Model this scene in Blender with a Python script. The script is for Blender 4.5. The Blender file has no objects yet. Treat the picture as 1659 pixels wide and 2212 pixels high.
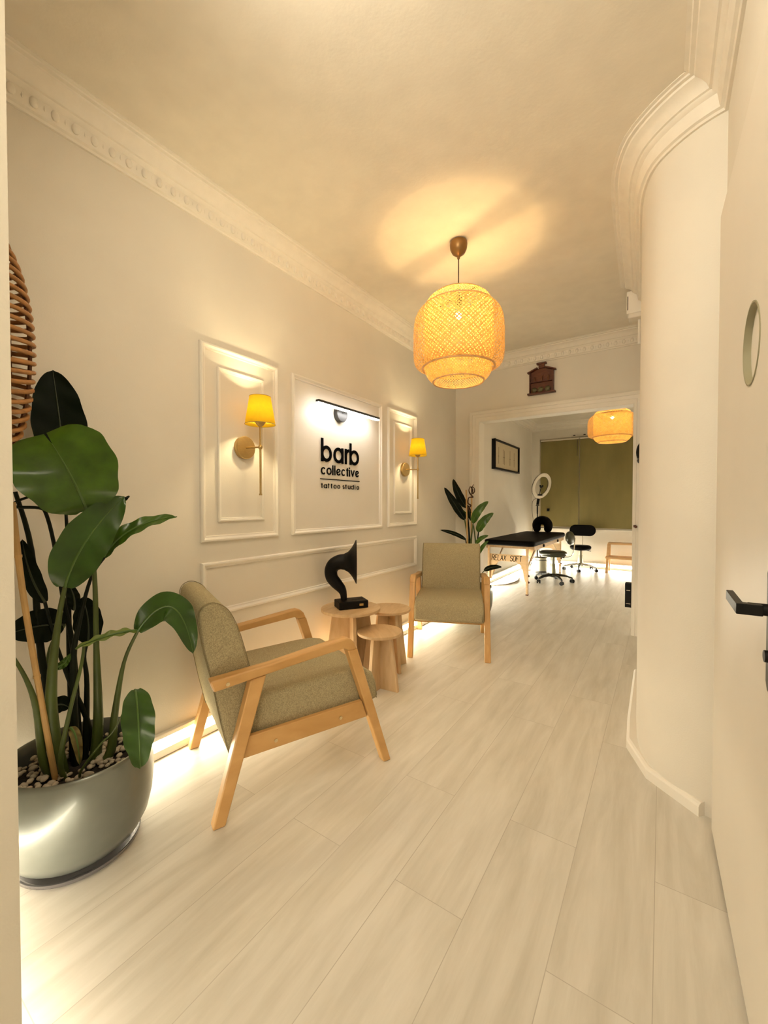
import bpy, math, random
from math import sin, cos, pi, radians, sqrt, atan2
from mathutils import Vector, Matrix
random.seed(7)
SC = bpy.context.scene
COL = SC.collection

# ------------------------------------------------------------------ materials
def pm(name, col, rough=.5, metal=0., noise=None, bump=None, stretch=(1,1,1), emit=None, spec=.5, trans=0., coat=0., alpha=1.):
    m = bpy.data.materials.new(name); m.use_nodes = True
    nt = m.node_tree; N = nt.nodes; L = nt.links
    b = N['Principled BSDF']
    b.inputs['Base Color'].default_value = (*col, 1)
    b.inputs['Roughness'].default_value = rough
    b.inputs['Metallic'].default_value = metal
    b.inputs['Specular IOR Level'].default_value = spec
    b.inputs['Coat Weight'].default_value = coat
    b.inputs['Alpha'].default_value = alpha
    tc = N.new('ShaderNodeTexCoord'); mp = N.new('ShaderNodeMapping')
    mp.inputs['Scale'].default_value = stretch
    L.new(tc.outputs['Object'], mp.inputs['Vector'])
    sock = None
    nz = N.new('ShaderNodeTexNoise'); nz.inputs['Scale'].default_value = noise[0] if noise else 12
    nz.inputs['Detail'].default_value = 5
    L.new(mp.outputs['Vector'], nz.inputs['Vector'])
    cr = N.new('ShaderNodeValToRGB')
    a = noise[1] if noise else .03
    cr.color_ramp.elements[0].position = .3; cr.color_ramp.elements[1].position = .7
    cr.color_ramp.elements[0].color = (*[c*(1-a) for c in col], 1)
    cr.color_ramp.elements[1].color = (*[min(1, c*(1+a)) for c in col], 1)
    L.new(nz.outputs['Fac'], cr.inputs['Fac'])
    L.new(cr.outputs['Color'], b.inputs['Base Color'])
    if bump:
        n2 = N.new('ShaderNodeTexNoise'); n2.inputs['Scale'].default_value = bump[0]; n2.inputs['Detail'].default_value = 3
        L.new(mp.outputs['Vector'], n2.inputs['Vector'])
        bp = N.new('ShaderNodeBump'); bp.inputs['Strength'].default_value = bump[1]; bp.inputs['Distance'].default_value = .004
        L.new(n2.outputs['Fac'], bp.inputs['Height']); L.new(bp.outputs['Normal'], b.inputs['Normal'])
    if emit:
        b.inputs['Emission Color'].default_value = (*emit[0], 1); b.inputs['Emission Strength'].default_value = emit[1]
    if trans:
        t = N.new('ShaderNodeBsdfTranslucent'); L.new(cr.outputs['Color'], t.inputs['Color'])
        mx = N.new('ShaderNodeMixShader'); mx.inputs['Fac'].default_value = trans
        L.new(b.outputs['BSDF'], mx.inputs[1]); L.new(t.outputs['BSDF'], mx.inputs[2])
        L.new(mx.outputs['Shader'], N['Material Output'].inputs['Surface'])
    return m

def wood(name, c1, c2, scale=(3, 40, 40), rough=.45):
    m = bpy.data.materials.new(name); m.use_nodes = True
    nt = m.node_tree; N = nt.nodes; L = nt.links; b = N['Principled BSDF']
    b.inputs['Roughness'].default_value = rough
    tc = N.new('ShaderNodeTexCoord'); mp = N.new('ShaderNodeMapping'); mp.inputs['Scale'].default_value = scale
    nz = N.new('ShaderNodeTexNoise'); nz.inputs['Scale'].default_value = 1.; nz.inputs['Detail'].default_value = 6; nz.inputs['Distortion'].default_value = .6
    cr = N.new('ShaderNodeValToRGB'); cr.color_ramp.elements[0].position = .32; cr.color_ramp.elements[1].position = .68
    cr.color_ramp.elements[0].color = (*c1, 1); cr.color_ramp.elements[1].color = (*c2, 1)
    L.new(tc.outputs['Object'], mp.inputs['Vector']); L.new(mp.outputs['Vector'], nz.inputs['Vector'])
    L.new(nz.outputs['Fac'], cr.inputs['Fac']); L.new(cr.outputs['Color'], b.inputs['Base Color'])
    return m

def emis(name, col, s):
    m = bpy.data.materials.new(name); m.use_nodes = True
    N = m.node_tree.nodes; N.clear()
    e = N.new('ShaderNodeEmission'); e.inputs['Color'].default_value = (*col, 1); e.inputs['Strength'].default_value = s
    o = N.new('ShaderNodeOutputMaterial'); m.node_tree.links.new(e.outputs[0], o.inputs['Surface'])
    return m

def floor_material():
    m = bpy.data.materials.new('washed_oak_planks'); m.use_nodes = True
    nt = m.node_tree; N = nt.nodes; L = nt.links; b = N['Principled BSDF']
    tc = N.new('ShaderNodeTexCoord')
    # planks run along y: swap x and y for the brick pattern
    rot = N.new('ShaderNodeMapping'); rot.inputs['Rotation'].default_value = (0, 0, radians(90)); rot.inputs['Location'].default_value = (-1.483+.0, -1.88, 0)
    L.new(tc.outputs['Object'], rot.inputs['Vector'])
    sep = N.new('ShaderNodeSeparateXYZ'); L.new(tc.outputs['Object'], sep.inputs[0])
    # brick uv = (y+off, x+off)
    cmb = N.new('ShaderNodeCombineXYZ')
    ay = N.new('ShaderNodeMath'); ay.operation = 'ADD'; ay.inputs[1].default_value = 9.137
    ax = N.new('ShaderNodeMath'); ax.operation = 'ADD'; ax.inputs[1].default_value = 11.0 - 1.88 + .22*9
    L.new(sep.outputs['Y'], ay.inputs[0]); L.new(sep.outputs['X'], ax.inputs[0])
    L.new(ay.outputs[0], cmb.inputs['X']); L.new(ax.outputs[0], cmb.inputs['Y'])
    br = N.new('ShaderNodeTexBrick'); br.inputs['Scale'].default_value = 1.; br.inputs['Brick Width'].default_value = 1.18
    br.inputs['Row Height'].default_value = .22; br.inputs['Mortar Size'].default_value = .0012; br.inputs['Mortar Smooth'].default_value = .3
    br.offset = .37
    br.inputs['Color1'].default_value = (.0, .0, .0, 1); br.inputs['Color2'].default_value = (1, 1, 1, 1); br.inputs['Mortar'].default_value = (.5, .5, .5, 1)
    L.new(cmb.outputs[0], br.inputs['Vector'])
    mp = N.new('ShaderNodeMapping'); mp.inputs['Scale'].default_value = (13, 1.5, 1)
    L.new(tc.outputs['Object'], mp.inputs['Vector'])
    # offset grain per plank
    addv = N.new('ShaderNodeVectorMath'); addv.operation = 'ADD'
    sc = N.new('ShaderNodeVectorMath'); sc.operation = 'SCALE'; sc.inputs['Scale'].default_value = 7.
    L.new(br.outputs['Color'], sc.inputs[0]); L.new(mp.outputs[0], addv.inputs[0]); L.new(sc.outputs[0], addv.inputs[1])
    nz = N.new('ShaderNodeTexNoise'); nz.inputs['Scale'].default_value = 1.2; nz.inputs['Detail'].default_value = 7; nz.inputs['Roughness'].default_value = .62
    nz.inputs['Distortion'].default_value = .35
    L.new(addv.outputs[0], nz.inputs['Vector'])
    cr = N.new('ShaderNodeValToRGB')
    cr.color_ramp.elements[0].position = .33; cr.color_ramp.elements[0].color = (.59, .555, .475, 1)
    cr.color_ramp.elements[1].position = .66; cr.color_ramp.elements[1].color = (.735, .70, .625, 1)
    L.new(nz.outputs['Fac'], cr.inputs['Fac'])
    hv = N.new('ShaderNodeMixRGB'); hv.blend_type = 'MULTIPLY'; hv.inputs['Fac'].default_value = .035
    L.new(cr.outputs['Color'], hv.inputs['Color1']); L.new(br.outputs['Color'], hv.inputs['Color2'])
    mx = N.new('ShaderNodeMixRGB'); mx.inputs['Color2'].default_value = (.27, .22, .17, 1)
    mf = N.new('ShaderNodeMath'); mf.operation = 'MULTIPLY'; mf.inputs[1].default_value = .42
    L.new(br.outputs['Fac'], mf.inputs[0]); L.new(mf.outputs[0], mx.inputs['Fac'])
    L.new(hv.outputs['Color'], mx.inputs['Color1']); L.new(mx.outputs['Color'], b.inputs['Base Color'])
    b.inputs['Roughness'].default_value = .42; b.inputs['Specular IOR Level'].default_value = .35
    bp = N.new('ShaderNodeBump'); bp.inputs['Strength'].default_value = .12; bp.inputs['Distance'].default_value = .002
    L.new(nz.outputs['Fac'], bp.inputs['Height']); L.new(bp.outputs['Normal'], b.inputs['Normal'])
    return m

M = {}
M['wall'] = pm('cream_wall_paint', (.75, .705, .615), .75, noise=(3, .03), bump=(180, .12))
M['ceiling'] = pm('cream_ceiling_paint', (.77, .715, .61), .85, noise=(9, .035), bump=(60, .14))
M['trim'] = pm('ivory_trim_paint', (.82, .775, .69), .5, noise=(6, .02))
M['plaster'] = pm('ivory_cornice_plaster', (.80, .75, .655), .6, noise=(20, .03), bump=(120, .1))
M['door'] = pm('ivory_door_paint', (.74, .69, .60), .45, noise=(2, .03), bump=(30, .05))
M['floor'] = floor_material()
M['fabric'] = pm('olive_beige_weave', (.39, .335, .205), .95, noise=(260, .30), bump=(400, .5), spec=.1)
M['piping'] = pm('olive_seam', (.24, .20, .115), .9, spec=.1)
M['chairwood'] = wood('honey_rubberwood', (.50, .275, .088), (.64, .38, .145), (45, 4, 9), .38)
M['tablewood'] = wood('pale_oak_laminate', (.50, .33, .165), (.62, .44, .25), (30, 6, 5), .5)
M['plywood'] = wood('pale_birch_plywood', (.60, .40, .20), (.70, .50, .28), (4, 30, 30), .5)
M['oakstool'] = wood('oiled_birch', (.50, .29, .12), (.60, .37, .17), (4, 30, 30), .5)
M['black'] = pm('matt_black_plastic', (.003, .003, .003), .45, noise=(40, .1), spec=.2)
M['satin_black'] = pm('satin_black_resin', (.0025, .002, .002), .5, noise=(40, .1), spec=.18)
M['leather'] = pm('black_vinyl_leather', (.0022, .0016, .0016), .6, noise=(25, .2), bump=(90, .2), spec=.07)
M['sign'] = pm('black_acrylic_letters', (.002, .0018, .002), .75, spec=.03)
M['screw'] = pm('brass_screw', (.75, .62, .38), .3, 1.)
M['brass'] = pm('brushed_brass', (.50, .36, .15), .36, 1., noise=(60, .08), stretch=(1, 1, 8))
M['steel'] = pm('brushed_steel', (.45, .46, .47), .28, 1., noise=(30, .05))
M['stool_base'] = pm('black_stool_base', (.012, .013, .009), .4, spec=.3)
M['silver'] = pm('satin_silver_tube', (.26, .26, .20), .3, .9)
M['chrome'] = pm('chrome', (.75, .75, .73), .15, 1.)
M['greyiron'] = pm('dark_grey_metal', (.055, .055, .055), .4, .6)
M['shade'] = pm('yellow_lamp_fabric', (.84, .60, .04), .8, noise=(50, .05), emit=((1., .62, .01), .30), trans=.5)  # emission added to the fabric for the glow of the lit shade
M['shade_in'] = pm('lamp_shade_lining', (.9, .75, .4), .8, trans=.3)
M['bamboo'] = pm('woven_bamboo', (.76, .48, .14), .6, noise=(35, .2), trans=.40, emit=((1., .62, .14), .03))  # faint emission added to the strips to imitate lamplight through them
M['bamboo_rim'] = pm('bamboo_rim', (.62, .38, .16), .6, noise=(35, .18))
M['bronze'] = pm('bronze_cup', (.23, .13, .045), .38, .7)
M['cord'] = pm('brown_cord', (.06, .03, .015), .6)
M['rattan'] = pm('stained_rattan', (.36, .17, .052), .5, noise=(30, .25), stretch=(1, 1, 3))
M['rattan_dark'] = pm('dark_rattan', (.14, .05, .015), .55, noise=(30, .2))
M['pot'] = pm('grey_green_glaze', (.20, .215, .195), .33, .55, noise=(3.5, .22), coat=.2)
M['saucer'] = pm('grey_glazed_saucer', (.16, .15, .155), .25, .4, coat=.3)
M['soil'] = pm('dark_soil', (.02, .013, .008), .95, noise=(60, .5), bump=(80, .8))
M['pebble'] = pm('white_pebble', (.46, .40, .31), .7, noise=(15, .15))
M['stem'] = pm('green_petiole', (.055, .082, .013), .45, noise=(9, .25))
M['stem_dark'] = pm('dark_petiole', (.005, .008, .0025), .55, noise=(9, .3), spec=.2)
M['cane'] = pm('bamboo_cane', (.52, .33, .13), .5, noise=(8, .2))
LEAFM = [pm('leaf_shaded', (.003, .0065, .0018), .6, noise=(14, .3), spec=.12),  # near-black copy of the leaf green, shade painted into the colour
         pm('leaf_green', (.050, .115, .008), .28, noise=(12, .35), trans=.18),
         pm('leaf_bright', (.030, .080, .008), .30, noise=(12, .3), trans=.18),
         pm('leaf_underside', (.16, .22, .05), .5, noise=(14, .2), trans=.15),
         pm('leaf_withered', (.17, .13, .035), .7, noise=(20, .4))]
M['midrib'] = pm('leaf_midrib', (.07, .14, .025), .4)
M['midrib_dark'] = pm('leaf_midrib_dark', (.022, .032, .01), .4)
M['dry'] = pm('dried_leaf', (.05, .022, .010), .8, noise=(40, .3))
M['led'] = emis('warm_led_strip', (1., .87, .63), 36.)
M['led_soft'] = emis('soft_led_strip', (1., .88, .68), 19.)
M['led_cool'] = emis('white_led_strip', (1., .92, .74), 75.)
M['tube'] = emis('white_led_tube', (1., .95, .90), 28.)
M['filament'] = emis('warm_bulb', (1., .70, .34), 40.)
M['sconce_bulb'] = emis('sconce_bulb', (1., .80, .46), 30.)
for k_ in ('shade','bamboo','filament','sconce_bulb'): M[k_].cycles.emission_sampling = 'NONE'
M['blind'] = pm('olive_blind_fabric', (.27, .225, .085), .9, noise=(1.6, .12), stretch=(2.2, 1, .7), alpha=.84)
M['rail'] = pm('white_rail', (.62, .56, .46), .5)
M['winframe'] = pm('window_frame_paint', (.60, .54, .40), .5)
M['night'] = pm('dark_window_glass', (.018, .026, .016), .08, noise=(1.2, .6))
M['diffuser'] = pm('white_ring_diffuser', (.80, .74, .62), .4)
M['redwood'] = pm('red_brown_wood', (.085, .020, .006), .45, noise=(20, .3), stretch=(1, 1, 6))
M['redwood_lit'] = pm('red_brown_wood_lit', (.12, .032, .008), .5, noise=(20, .3), stretch=(1, 1, 6))  # lighter copy of the red-brown wood, lit tone painted into the colour
M['dish'] = pm('greenish_dish', (.10, .085, .035), .4, noise=(40, .3))
M['paper'] = pm('print_paper', (.52, .44, .29), .8)
M['ink'] = pm('drawing_ink', (.14, .10, .06), .9)
M['porthole_dark'] = pm('porthole_glass', (.075, .070, .035), .7, noise=(4, .3), spec=.05)
M['porthole_rim'] = pm('porthole_rim', (.30, .275, .17), .6)
M['handle'] = pm('black_door_hardware', (.005, .004, .003), .4, spec=.25)
M['plate'] = pm('bronzed_plate', (.050, .045, .020), .45, .3, noise=(7, .5))
M['cable'] = pm('pale_cable', (.40, .32, .20), .6)
M['olive_pad'] = pm('dark_olive_vinyl', (.028, .030, .014), .35, bump=(90, .2))
M['bin'] = pm('galvanised_bin', (.42, .40, .30), .35, .7)

# ------------------------------------------------------------------ mesh builder
class MB:
    def __init__(s): s.v = []; s.f = []; s.m = []; s.cur = 0
    def add(s, vs, fs):
        o = len(s.v); s.v += [tuple(v) for v in vs]; s.f += [tuple(i+o for i in f) for f in fs]; s.m += [s.cur]*len(fs); return s
    def box(s, x0, x1, y0, y1, z0, z1):
        return s.add([(x0,y0,z0),(x1,y0,z0),(x1,y1,z0),(x0,y1,z0),(x0,y0,z1),(x1,y0,z1),(x1,y1,z1),(x0,y1,z1)],
                     [(0,3,2,1),(4,5,6,7),(0,1,5,4),(1,2,6,5),(2,3,7,6),(3,0,4,7)])
    def bar(s, p, q, w, h, up=(0,0,1), w2=None, h2=None):
        p, q = Vector(p), Vector(q); d = (q-p).normalized(); u = Vector(up)
        r = d.cross(u)
        if r.length < 1e-4: r = d.cross(Vector((1,0,0)))
        r.normalize(); u = r.cross(d); w2 = w2 or w; h2 = h2 or h
        vs = [p+r*(a*w/2)+u*(b*h/2) for a, b in ((-1,-1),(1,-1),(1,1),(-1,1))] + [q+r*(a*w2/2)+u*(b*h2/2) for a, b in ((-1,-1),(1,-1),(1,1),(-1,1))]
        return s.add(vs, [(3,2,1,0),(4,5,6,7),(0,1,5,4),(1,2,6,5),(2,3,7,6),(3,0,4,7)])
    def tube(s, pts, r, n=10, closed=False, caps=True):
        pts = [Vector(p) for p in pts]; k = len(pts)
        rs = [r]*k if not isinstance(r, (list, tuple)) else list(r)
        vs = []; fs = []; prev = None
        for i, p in enumerate(pts):
            if closed: t = pts[(i+1) % k]-pts[i-1]
            else: t = pts[min(i+1, k-1)]-pts[max(i-1, 0)]
            t.normalize()
            if prev is None:
                a = Vector((0,0,1)) if abs(t.z) < .9 else Vector((1,0,0))
                u = t.cross(a).normalized()
            else:
                u = prev-t*prev.dot(t); u.normalize()
            prev = u; w = t.cross(u)
            for j in range(n):
                a = 2*pi*j/n; vs.append(p+(u*cos(a)+w*sin(a))*rs[i])
        for i in range(k if closed else k-1):
            i2 = (i+1) % k
            for j in range(n):
                j2 = (j+1) % n; fs.append((i*n+j, i2*n+j, i2*n+j2, i*n+j2)) if False else fs.append((i*n+j, i*n+j2, i2*n+j2, i2*n+j))
        if caps and not closed:
            fs.append(tuple(range(n-1, -1, -1))); fs.append(tuple((k-1)*n+j for j in range(n)))
        return s.add(vs, fs)
    def lathe(s, prof, c=(0,0,0), ax=(0,0,1), n=40, a0=0., a1=2*pi):
        ax = Vector(ax).normalized(); c = Vector(c)
        u = ax.cross(Vector((1,0,0)) if abs(ax.x) < .9 else Vector((0,1,0))).normalized(); w = ax.cross(u)
        full = abs(a1-a0-2*pi) < 1e-6; m = n if full else n+1
        vs = []; fs = []
        for (r, z) in prof:
            for j in range(m):
                a = a0+(a1-a0)*j/n; vs.append(c+ax*z+(u*cos(a)+w*sin(a))*max(r, 1e-5))
        for i in range(len(prof)-1):
            for j in range(n):
                j2 = (j+1) % m; fs.append((i*m+j, i*m+j2, (i+1)*m+j2, (i+1)*m+j))
        return s.add(vs, fs)
    def prism(s, poly, to3, d0, d1):
        n = len(poly)
        vs = [to3(a, b, d0) for a, b in poly]+[to3(a, b, d1) for a, b in poly]
        fs = [tuple(range(n-1, -1, -1)), tuple(range(n, 2*n))]+[(i, (i+1) % n, n+(i+1) % n, n+i) for i in range(n)]
        return s.add(vs, fs)
    def ball(s, c, r, n=12, sc=(1,1,1), rot=None):
        vs = []; fs = []; k = n//2
        for i in range(k+1):
            t = pi*i/k
            for j in range(n):
                a = 2*pi*j/n
                v = Vector((sin(t)*cos(a)*r*sc[0], sin(t)*sin(a)*r*sc[1], cos(t)*r*sc[2]))
                if rot: v = rot @ v
                vs.append(Vector(c)+v)
        for i in range(k):
            for j in range(n):
                fs.append((i*n+j, (i+1)*n+j, (i+1)*n+(j+1) % n, i*n+(j+1) % n))
        return s.add(vs, fs)
    def build(s, name, mats, parent=None, loc=(0,0,0), rz=0., smooth=35, bevel=0., seg=2):
        me = bpy.data.meshes.new(name); me.from_pydata(s.v, [], s.f); me.validate()
        if not isinstance(mats, (list, tuple)): mats = [mats]
        for m in mats: me.materials.append(m)
        if len(mats) > 1 and len(me.polygons) == len(s.m):
            me.polygons.foreach_set('material_index', s.m)
        import bmesh
        bm = bmesh.new(); bm.from_mesh(me); bmesh.ops.remove_doubles(bm, verts=bm.verts, dist=1e-6)
        bmesh.ops.recalc_face_normals(bm, faces=bm.faces); bm.to_mesh(me); bm.free()
        if smooth:
            me.polygons.foreach_set('use_smooth', [True]*len(me.polygons)); me.set_sharp_from_angle(angle=radians(smooth))
        o = bpy.data.objects.new(name, me); COL.objects.link(o)
        o.location = loc; o.rotation_euler = (0, 0, rz)
        if parent: o.parent = parent
        if bevel:
            b = o.modifiers.new('bevel', 'BEVEL'); b.width = bevel; b.segments = seg; b.limit_method = 'ANGLE'; b.angle_limit = radians(40)
            b.harden_normals = True
        return o

def tag(o, label, cat, group=None, kind=None):
    o['label'] = label
    if cat: o['category'] = cat
    if group: o['group'] = group
    if kind: o['kind'] = kind
    return o
def struct(o, label=None):
    o['kind'] = 'structure'
    if label: o['label'] = label
    return o
def thing(name, label, cat, loc=(0,0,0), rz=0., group=None):
    o = bpy.data.objects.new(name, None); COL.objects.link(o); o.location = loc; o.rotation_euler = (0,0,rz); o.empty_display_size = .1
    return tag(o, label, cat, group)
def copy_tree(o, parent=None):
    c = o.copy(); COL.objects.link(c)
    if parent: c.parent = parent
    for ch in [x for x in o.children]: copy_tree(ch, c)
    return c
def smooth_pts(P, n=6):
    P = [Vector(p) for p in P]; out = []
    for i in range(len(P)-1):
        p0 = P[max(i-1,0)]; p1 = P[i]; p2 = P[i+1]; p3 = P[min(i+2,len(P)-1)]
        for k in range(n):
            t = k/n
            out.append(.5*((2*p1)+(p2-p0)*t+(2*p0-5*p1+4*p2-p3)*t*t+(3*p1-p0-3*p2+p3)*t**3))
    out.append(P[-1]); return out
def interp(vals, n):
    out = []
    for i in range(n):
        t = i/(n-1)*(len(vals)-1); k = min(int(t), len(vals)-2); out.append(vals[k]+(vals[k+1]-vals[k])*(t-k))
    return out

# ------------------------------------------------------------------ setting
CEIL = 2.66
struct(MB().box(-1., 3.0, -1.6, 8.4, -.06, 0).build('floor', M['floor']), 'washed oak plank floor')
struct(MB().box(-1., 3.0, -1.6, 8.4, CEIL, CEIL+.06).build('ceiling', M['ceiling']))
struct(MB().box(-.16, 0, -1.6, 4.2, 0, CEIL).build('wall_left', M['wall']))
b = MB()
b.box(-.3, .24, 4.2, 4.33, 0, CEIL); b.box(1.69, 2.3, 4.2, 4.33, 0, CEIL); b.box(.24, 1.69, 4.2, 4.33, 2.05, CEIL)
struct(b.build('wall_back', M['wall']))
struct(MB().box(2.065, 2.2, -1.6, 1.96, 0, CEIL).build('wall_right', M['wall']))
struct(MB().box(-.16, 1.12, -.03, .19, 0, CEIL).build('wall_front', M['wall']))
# curved wall: bulges out of the right wall and runs on to the back wall
CURVE = [(2.075,1.893),(2.03,1.905),(1.985,1.925),(1.94,1.955),(1.895,1.995),(1.855,2.045),(1.830,2.105),(1.811,2.18),(1.798,2.28),(1.791,2.40),(1.786,2.52),(1.765,3.2),(1.752,4.2)]
cp = smooth_pts([(x,y,0) for x,y in CURVE], 4)
poly = [(p.x,p.y) for p in cp]+[(2.2,4.2),(2.2,1.893)]
struct(MB().prism(poly, lambda a,b,d:(a,b,d), 0, CEIL).build('wall_curved', M['wall'], smooth=50))
# far room
struct(MB().box(-.36, -.2, 4.33, 8.2, 0, CEIL).build('wall_far_left', M['wall']))
b = MB(); WX0, WX1, WZ0, WZ1 = -.06, 1.92, .70, 2.38
b.box(-.36, WX0, 8.2, 8.36, 0, CEIL); b.box(WX1, 3., 8.2, 8.36, 0, CEIL); b.box(WX0, WX1, 8.2, 8.36, 0, WZ0); b.box(WX0, WX1, 8.2, 8.36, WZ1, CEIL)
struct(b.build('wall_far', M['wall']))
struct(MB().box(2.4, 2.56, 4.33, 8.2, 0, CEIL).build('wall_far_right', M['wall']))

# baseboards
def sweep(path, prof, name, mat, close_ends=True, side=1):
    # path: xy polyline; prof: (offset to the left of travel * side, z)
    P = [Vector((x,y,0)) for x,y in path]; b = MB(); n = len(prof); vs = []; fs = []
    for i,p in enumerate(P):
        d0 = (P[i]-P[i-1]).normalized() if i else (P[1]-P[0]).normalized()
        d1 = (P[i+1]-P[i]).normalized() if i < len(P)-1 else d0
        t = (d0+d1).normalized(); nrm = Vector((-t.y,t.x,0))*side; k = 1/max(.4, t.dot(d0))
        for o,z in prof: vs.append(p+nrm*o*k+Vector((0,0,z)))
    for i in range(len(P)-1):
        for j in range(n-1): fs.append((i*n+j,(i+1)*n+j,(i+1)*n+j+1,i*n+j+1))
    if close_ends: fs += [tuple(range(n)), tuple((len(P)-1)*n+j for j in range(n-1,-1,-1))]
    b.add(vs,fs); return b
bl = MB(); bl.box(0,.022,.19,4.2,.003,.038); bl.box(0,.024,.19,4.2,.088,.108)
struct(bl.build('baseboard_left', M['trim'], bevel=.002), 'white skirting in two strips with a lit gap between them')
tag(MB().box(0,.012,.2,4.19,.040,.086).build('led_strip', M['led']), 'glowing warm light strip in the skirting under the panelled wall', 'light strip', 'light strips along the skirting')
bl = MB(); bl.box(.03,1.10,.19,.208,.003,.038); bl.box(.03,1.10,.19,.210,.088,.108)
struct(bl.build('baseboard_front', M['trim']))
tag(MB().box(.04,1.09,.19,.202,.040,  .086).build('led_strip', M['led_soft']), 'glowing light strip in the skirting of the short wall at the left edge', 'light strip', 'light strips along the skirting')
bp = [(-.06,.0),(.024,.0),(.024,.036),(.020,.044),(.012,.050),(-.06,.054)]
skp = [(2.035,1.880),(2.004,1.893)]
b = sweep([(1.765,3.2),(1.772,2.46),(1.782,2.24),(1.862,2.042),(2.025,1.902)], bp, 'b', None, side=-1)
struct(b.build('baseboard_right', M['trim'], smooth=25), 'white skirting in short mitred lengths round the curved wall')
bl = MB(); bl.box(-.2,-.178,4.33,8.2,.003,.038); bl.box(-.2,-.176,4.33,8.2,.088,.108)
struct(bl.build('baseboard_far_left', M['trim']))
tag(MB().box(-.2,-.186,4.4,8.18,.040,.086).build('led_strip', M['led_cool']), 'glowing light strip in the far room skirting behind the massage table', 'light strip', 'light strips along the skirting')
bl = MB(); bl.box(-.2,2.4,8.178,8.2,.003,.038); bl.box(-.2,2.4,8.176,8.2,.088,.108)
struct(bl.build('baseboard_far', M['trim']))
tag(MB().box(-.18,2.38,8.186,8.2,.040,.086).build('led_strip', M['led_cool']), 'glowing light strip in the far room skirting below the window', 'light strip', 'light strips along the skirting')

# cornices
CP = [(0,2.533),(.010,2.533),(.014,2.541),(.024,2.545),(.027,2.552),(.034,2.590),(.046,2.597),(.050,2.604),(.058,2.606),(.066,2.622),(.082,2.636),(.100,2.643),(.103,2.650),(.116,2.651),(.119,2.656),(.132,2.657),(.132,2.66),(0,2.66)]
def cornice(path, name, side, pitch=.062, orn=True, until=None):
    b = sweep(path, CP, name, None, side=side)
    if orn:
        for i in range(len(path)-1):
            a = Vector((*path[i],0)); c = Vector((*path[i+1],0)); L_ = (c-a).length; t = (c-a).normalized(); nr = Vector((-t.y,t.x,0))*side
            k = max(1,int(L_/pitch))
            for j in range(k):
                p = a+t*(L_*(j+.5)/k)
                # leaf bump and dart on the ornamented band
                rot = Matrix((t, nr, Vector((0,0,1)))).transposed()
                b.ball(p+nr*.031+Vector((0,0,2.570)), .018, 10, (.75,.5,1.1), rot)
                b.ball(p+t*(L_/k/2)+nr*.030+Vector((0,0,2.574)), .010, 6, (.4,.4,1.2), rot)
    return struct(b.build(name, M['plaster'], smooth=40))
cornice([(0,.19),(0,4.2)], 'trim_1', -1)['label'] = 'ornate plaster cornice along the left wall'
cornice([(0,4.2),(1.752,4.2)], 'trim_2', -1)['label'] = 'ornate plaster cornice over the wide doorway'
cpath = [(2.065,1.60),(2.065,1.895)]+[(p.x,p.y) for p in smooth_pts([(x,y,0) for x,y in CURVE[1:11]],2)]+[(1.762,3.33)]
cornice(cpath, 'trim_3', 1, orn=False)['label'] = 'plaster cornice bending round the curved wall'
cornice([(2.065,.19),(2.065,1.60)], 'trim_4', 1, orn=False)['label'] = 'plaster cornice above the door on the right'
cornice([(-.2,4.33),(-.2,8.2),(2.4,8.2)], 'trim_5', -1, pitch=.12, orn=False)

# wall mouldings
def frame(name, y0,y1,z0,z1, prof, label):
    # prof: (inset from the outer edge, height off the wall)
    b = MB(); n = len(prof); vs = []; fs = []
    for cy,cz,sy,sz in ((y0,z0,1,1),(y1,z0,-1,1),(y1,z1,-1,-1),(y0,z1,1,-1)):
        for o,h in prof: vs.append((h, cy+sy*o, cz+sz*o))
    for i in range(4):
        for j in range(n-1): fs.append((i*n+j,((i+1)%4)*n+j,((i+1)%4)*n+j+1,i*n+j+1))
    b.add(vs,fs); return struct(b.build(name, M['trim'], smooth=30), label)
PO = [(0,0),(.0,.012),(.005,.018),(.012,.020),(.018,.015),(.022,.010),(.028,.010),(.031,.0)]
PI_ = [(0,0),(.0,.010),(.004,.014),(.010,.014),(.014,.008),(.018,.008),(.021,.0)]
frame('trim_6', 1.170,1.664,.961,1.952, PO, 'tall outer wall moulding around the nearer wall lamp')
frame('trim_7', 1.268,1.560,1.060,1.850, PI_, 'narrow inner wall moulding behind the nearer wall lamp')
frame('trim_8', 1.774,2.748,.961,1.952, PO, 'wide wall moulding around the lettered sign')
frame('trim_9', 2.839,3.313,.961,1.952, PO, 'tall outer wall moulding around the farther wall lamp')
frame('trim_10', 2.932,3.226,1.068,1.850, PI_, 'narrow inner wall moulding behind the farther wall lamp')
frame('trim_11', 1.170,3.313,.584,.858, PO, 'long low wall moulding under the three panels')

# wide doorway casing (mitred, stepped)
cas = [(0,0),(0,.022),(.012,.026),(.030,.026),(.034,.018),(.062,.016),(.068,.020),(.082,.018),(.104,.012),(.104,0)]
b = MB(); n = len(cas); vs = []; fs = []
for x,z,sx,sz in ((.169,0,1,0),(.169,2.130,1,-1),(1.745,2.130,-1,-1),(1.745,0,-1,0)):
    for o,h in cas: vs.append((x+sx*o*(1. if sx>0 else .70), 4.2-h, z+sz*o))
for i in range(3):
    for j in range(n-1): fs.append((i*n+j,i*n+j+1,(i+1)*n+j+1,(i+1)*n+j))
b.add(vs,fs); struct(b.build('trim_12', M['trim'], smooth=25), 'white stepped casing around the wide doorway')
b = MB(); b.box(.24,.275,4.195,4.335,0,2.03); b.box(1.672,1.69,4.195,4.335,0,2.03); b.box(.24,1.69,4.195,4.335,2.022,2.05)
struct(b.build('trim_13', M['trim'], bevel=.003), 'white lining inside the wide doorway')

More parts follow.
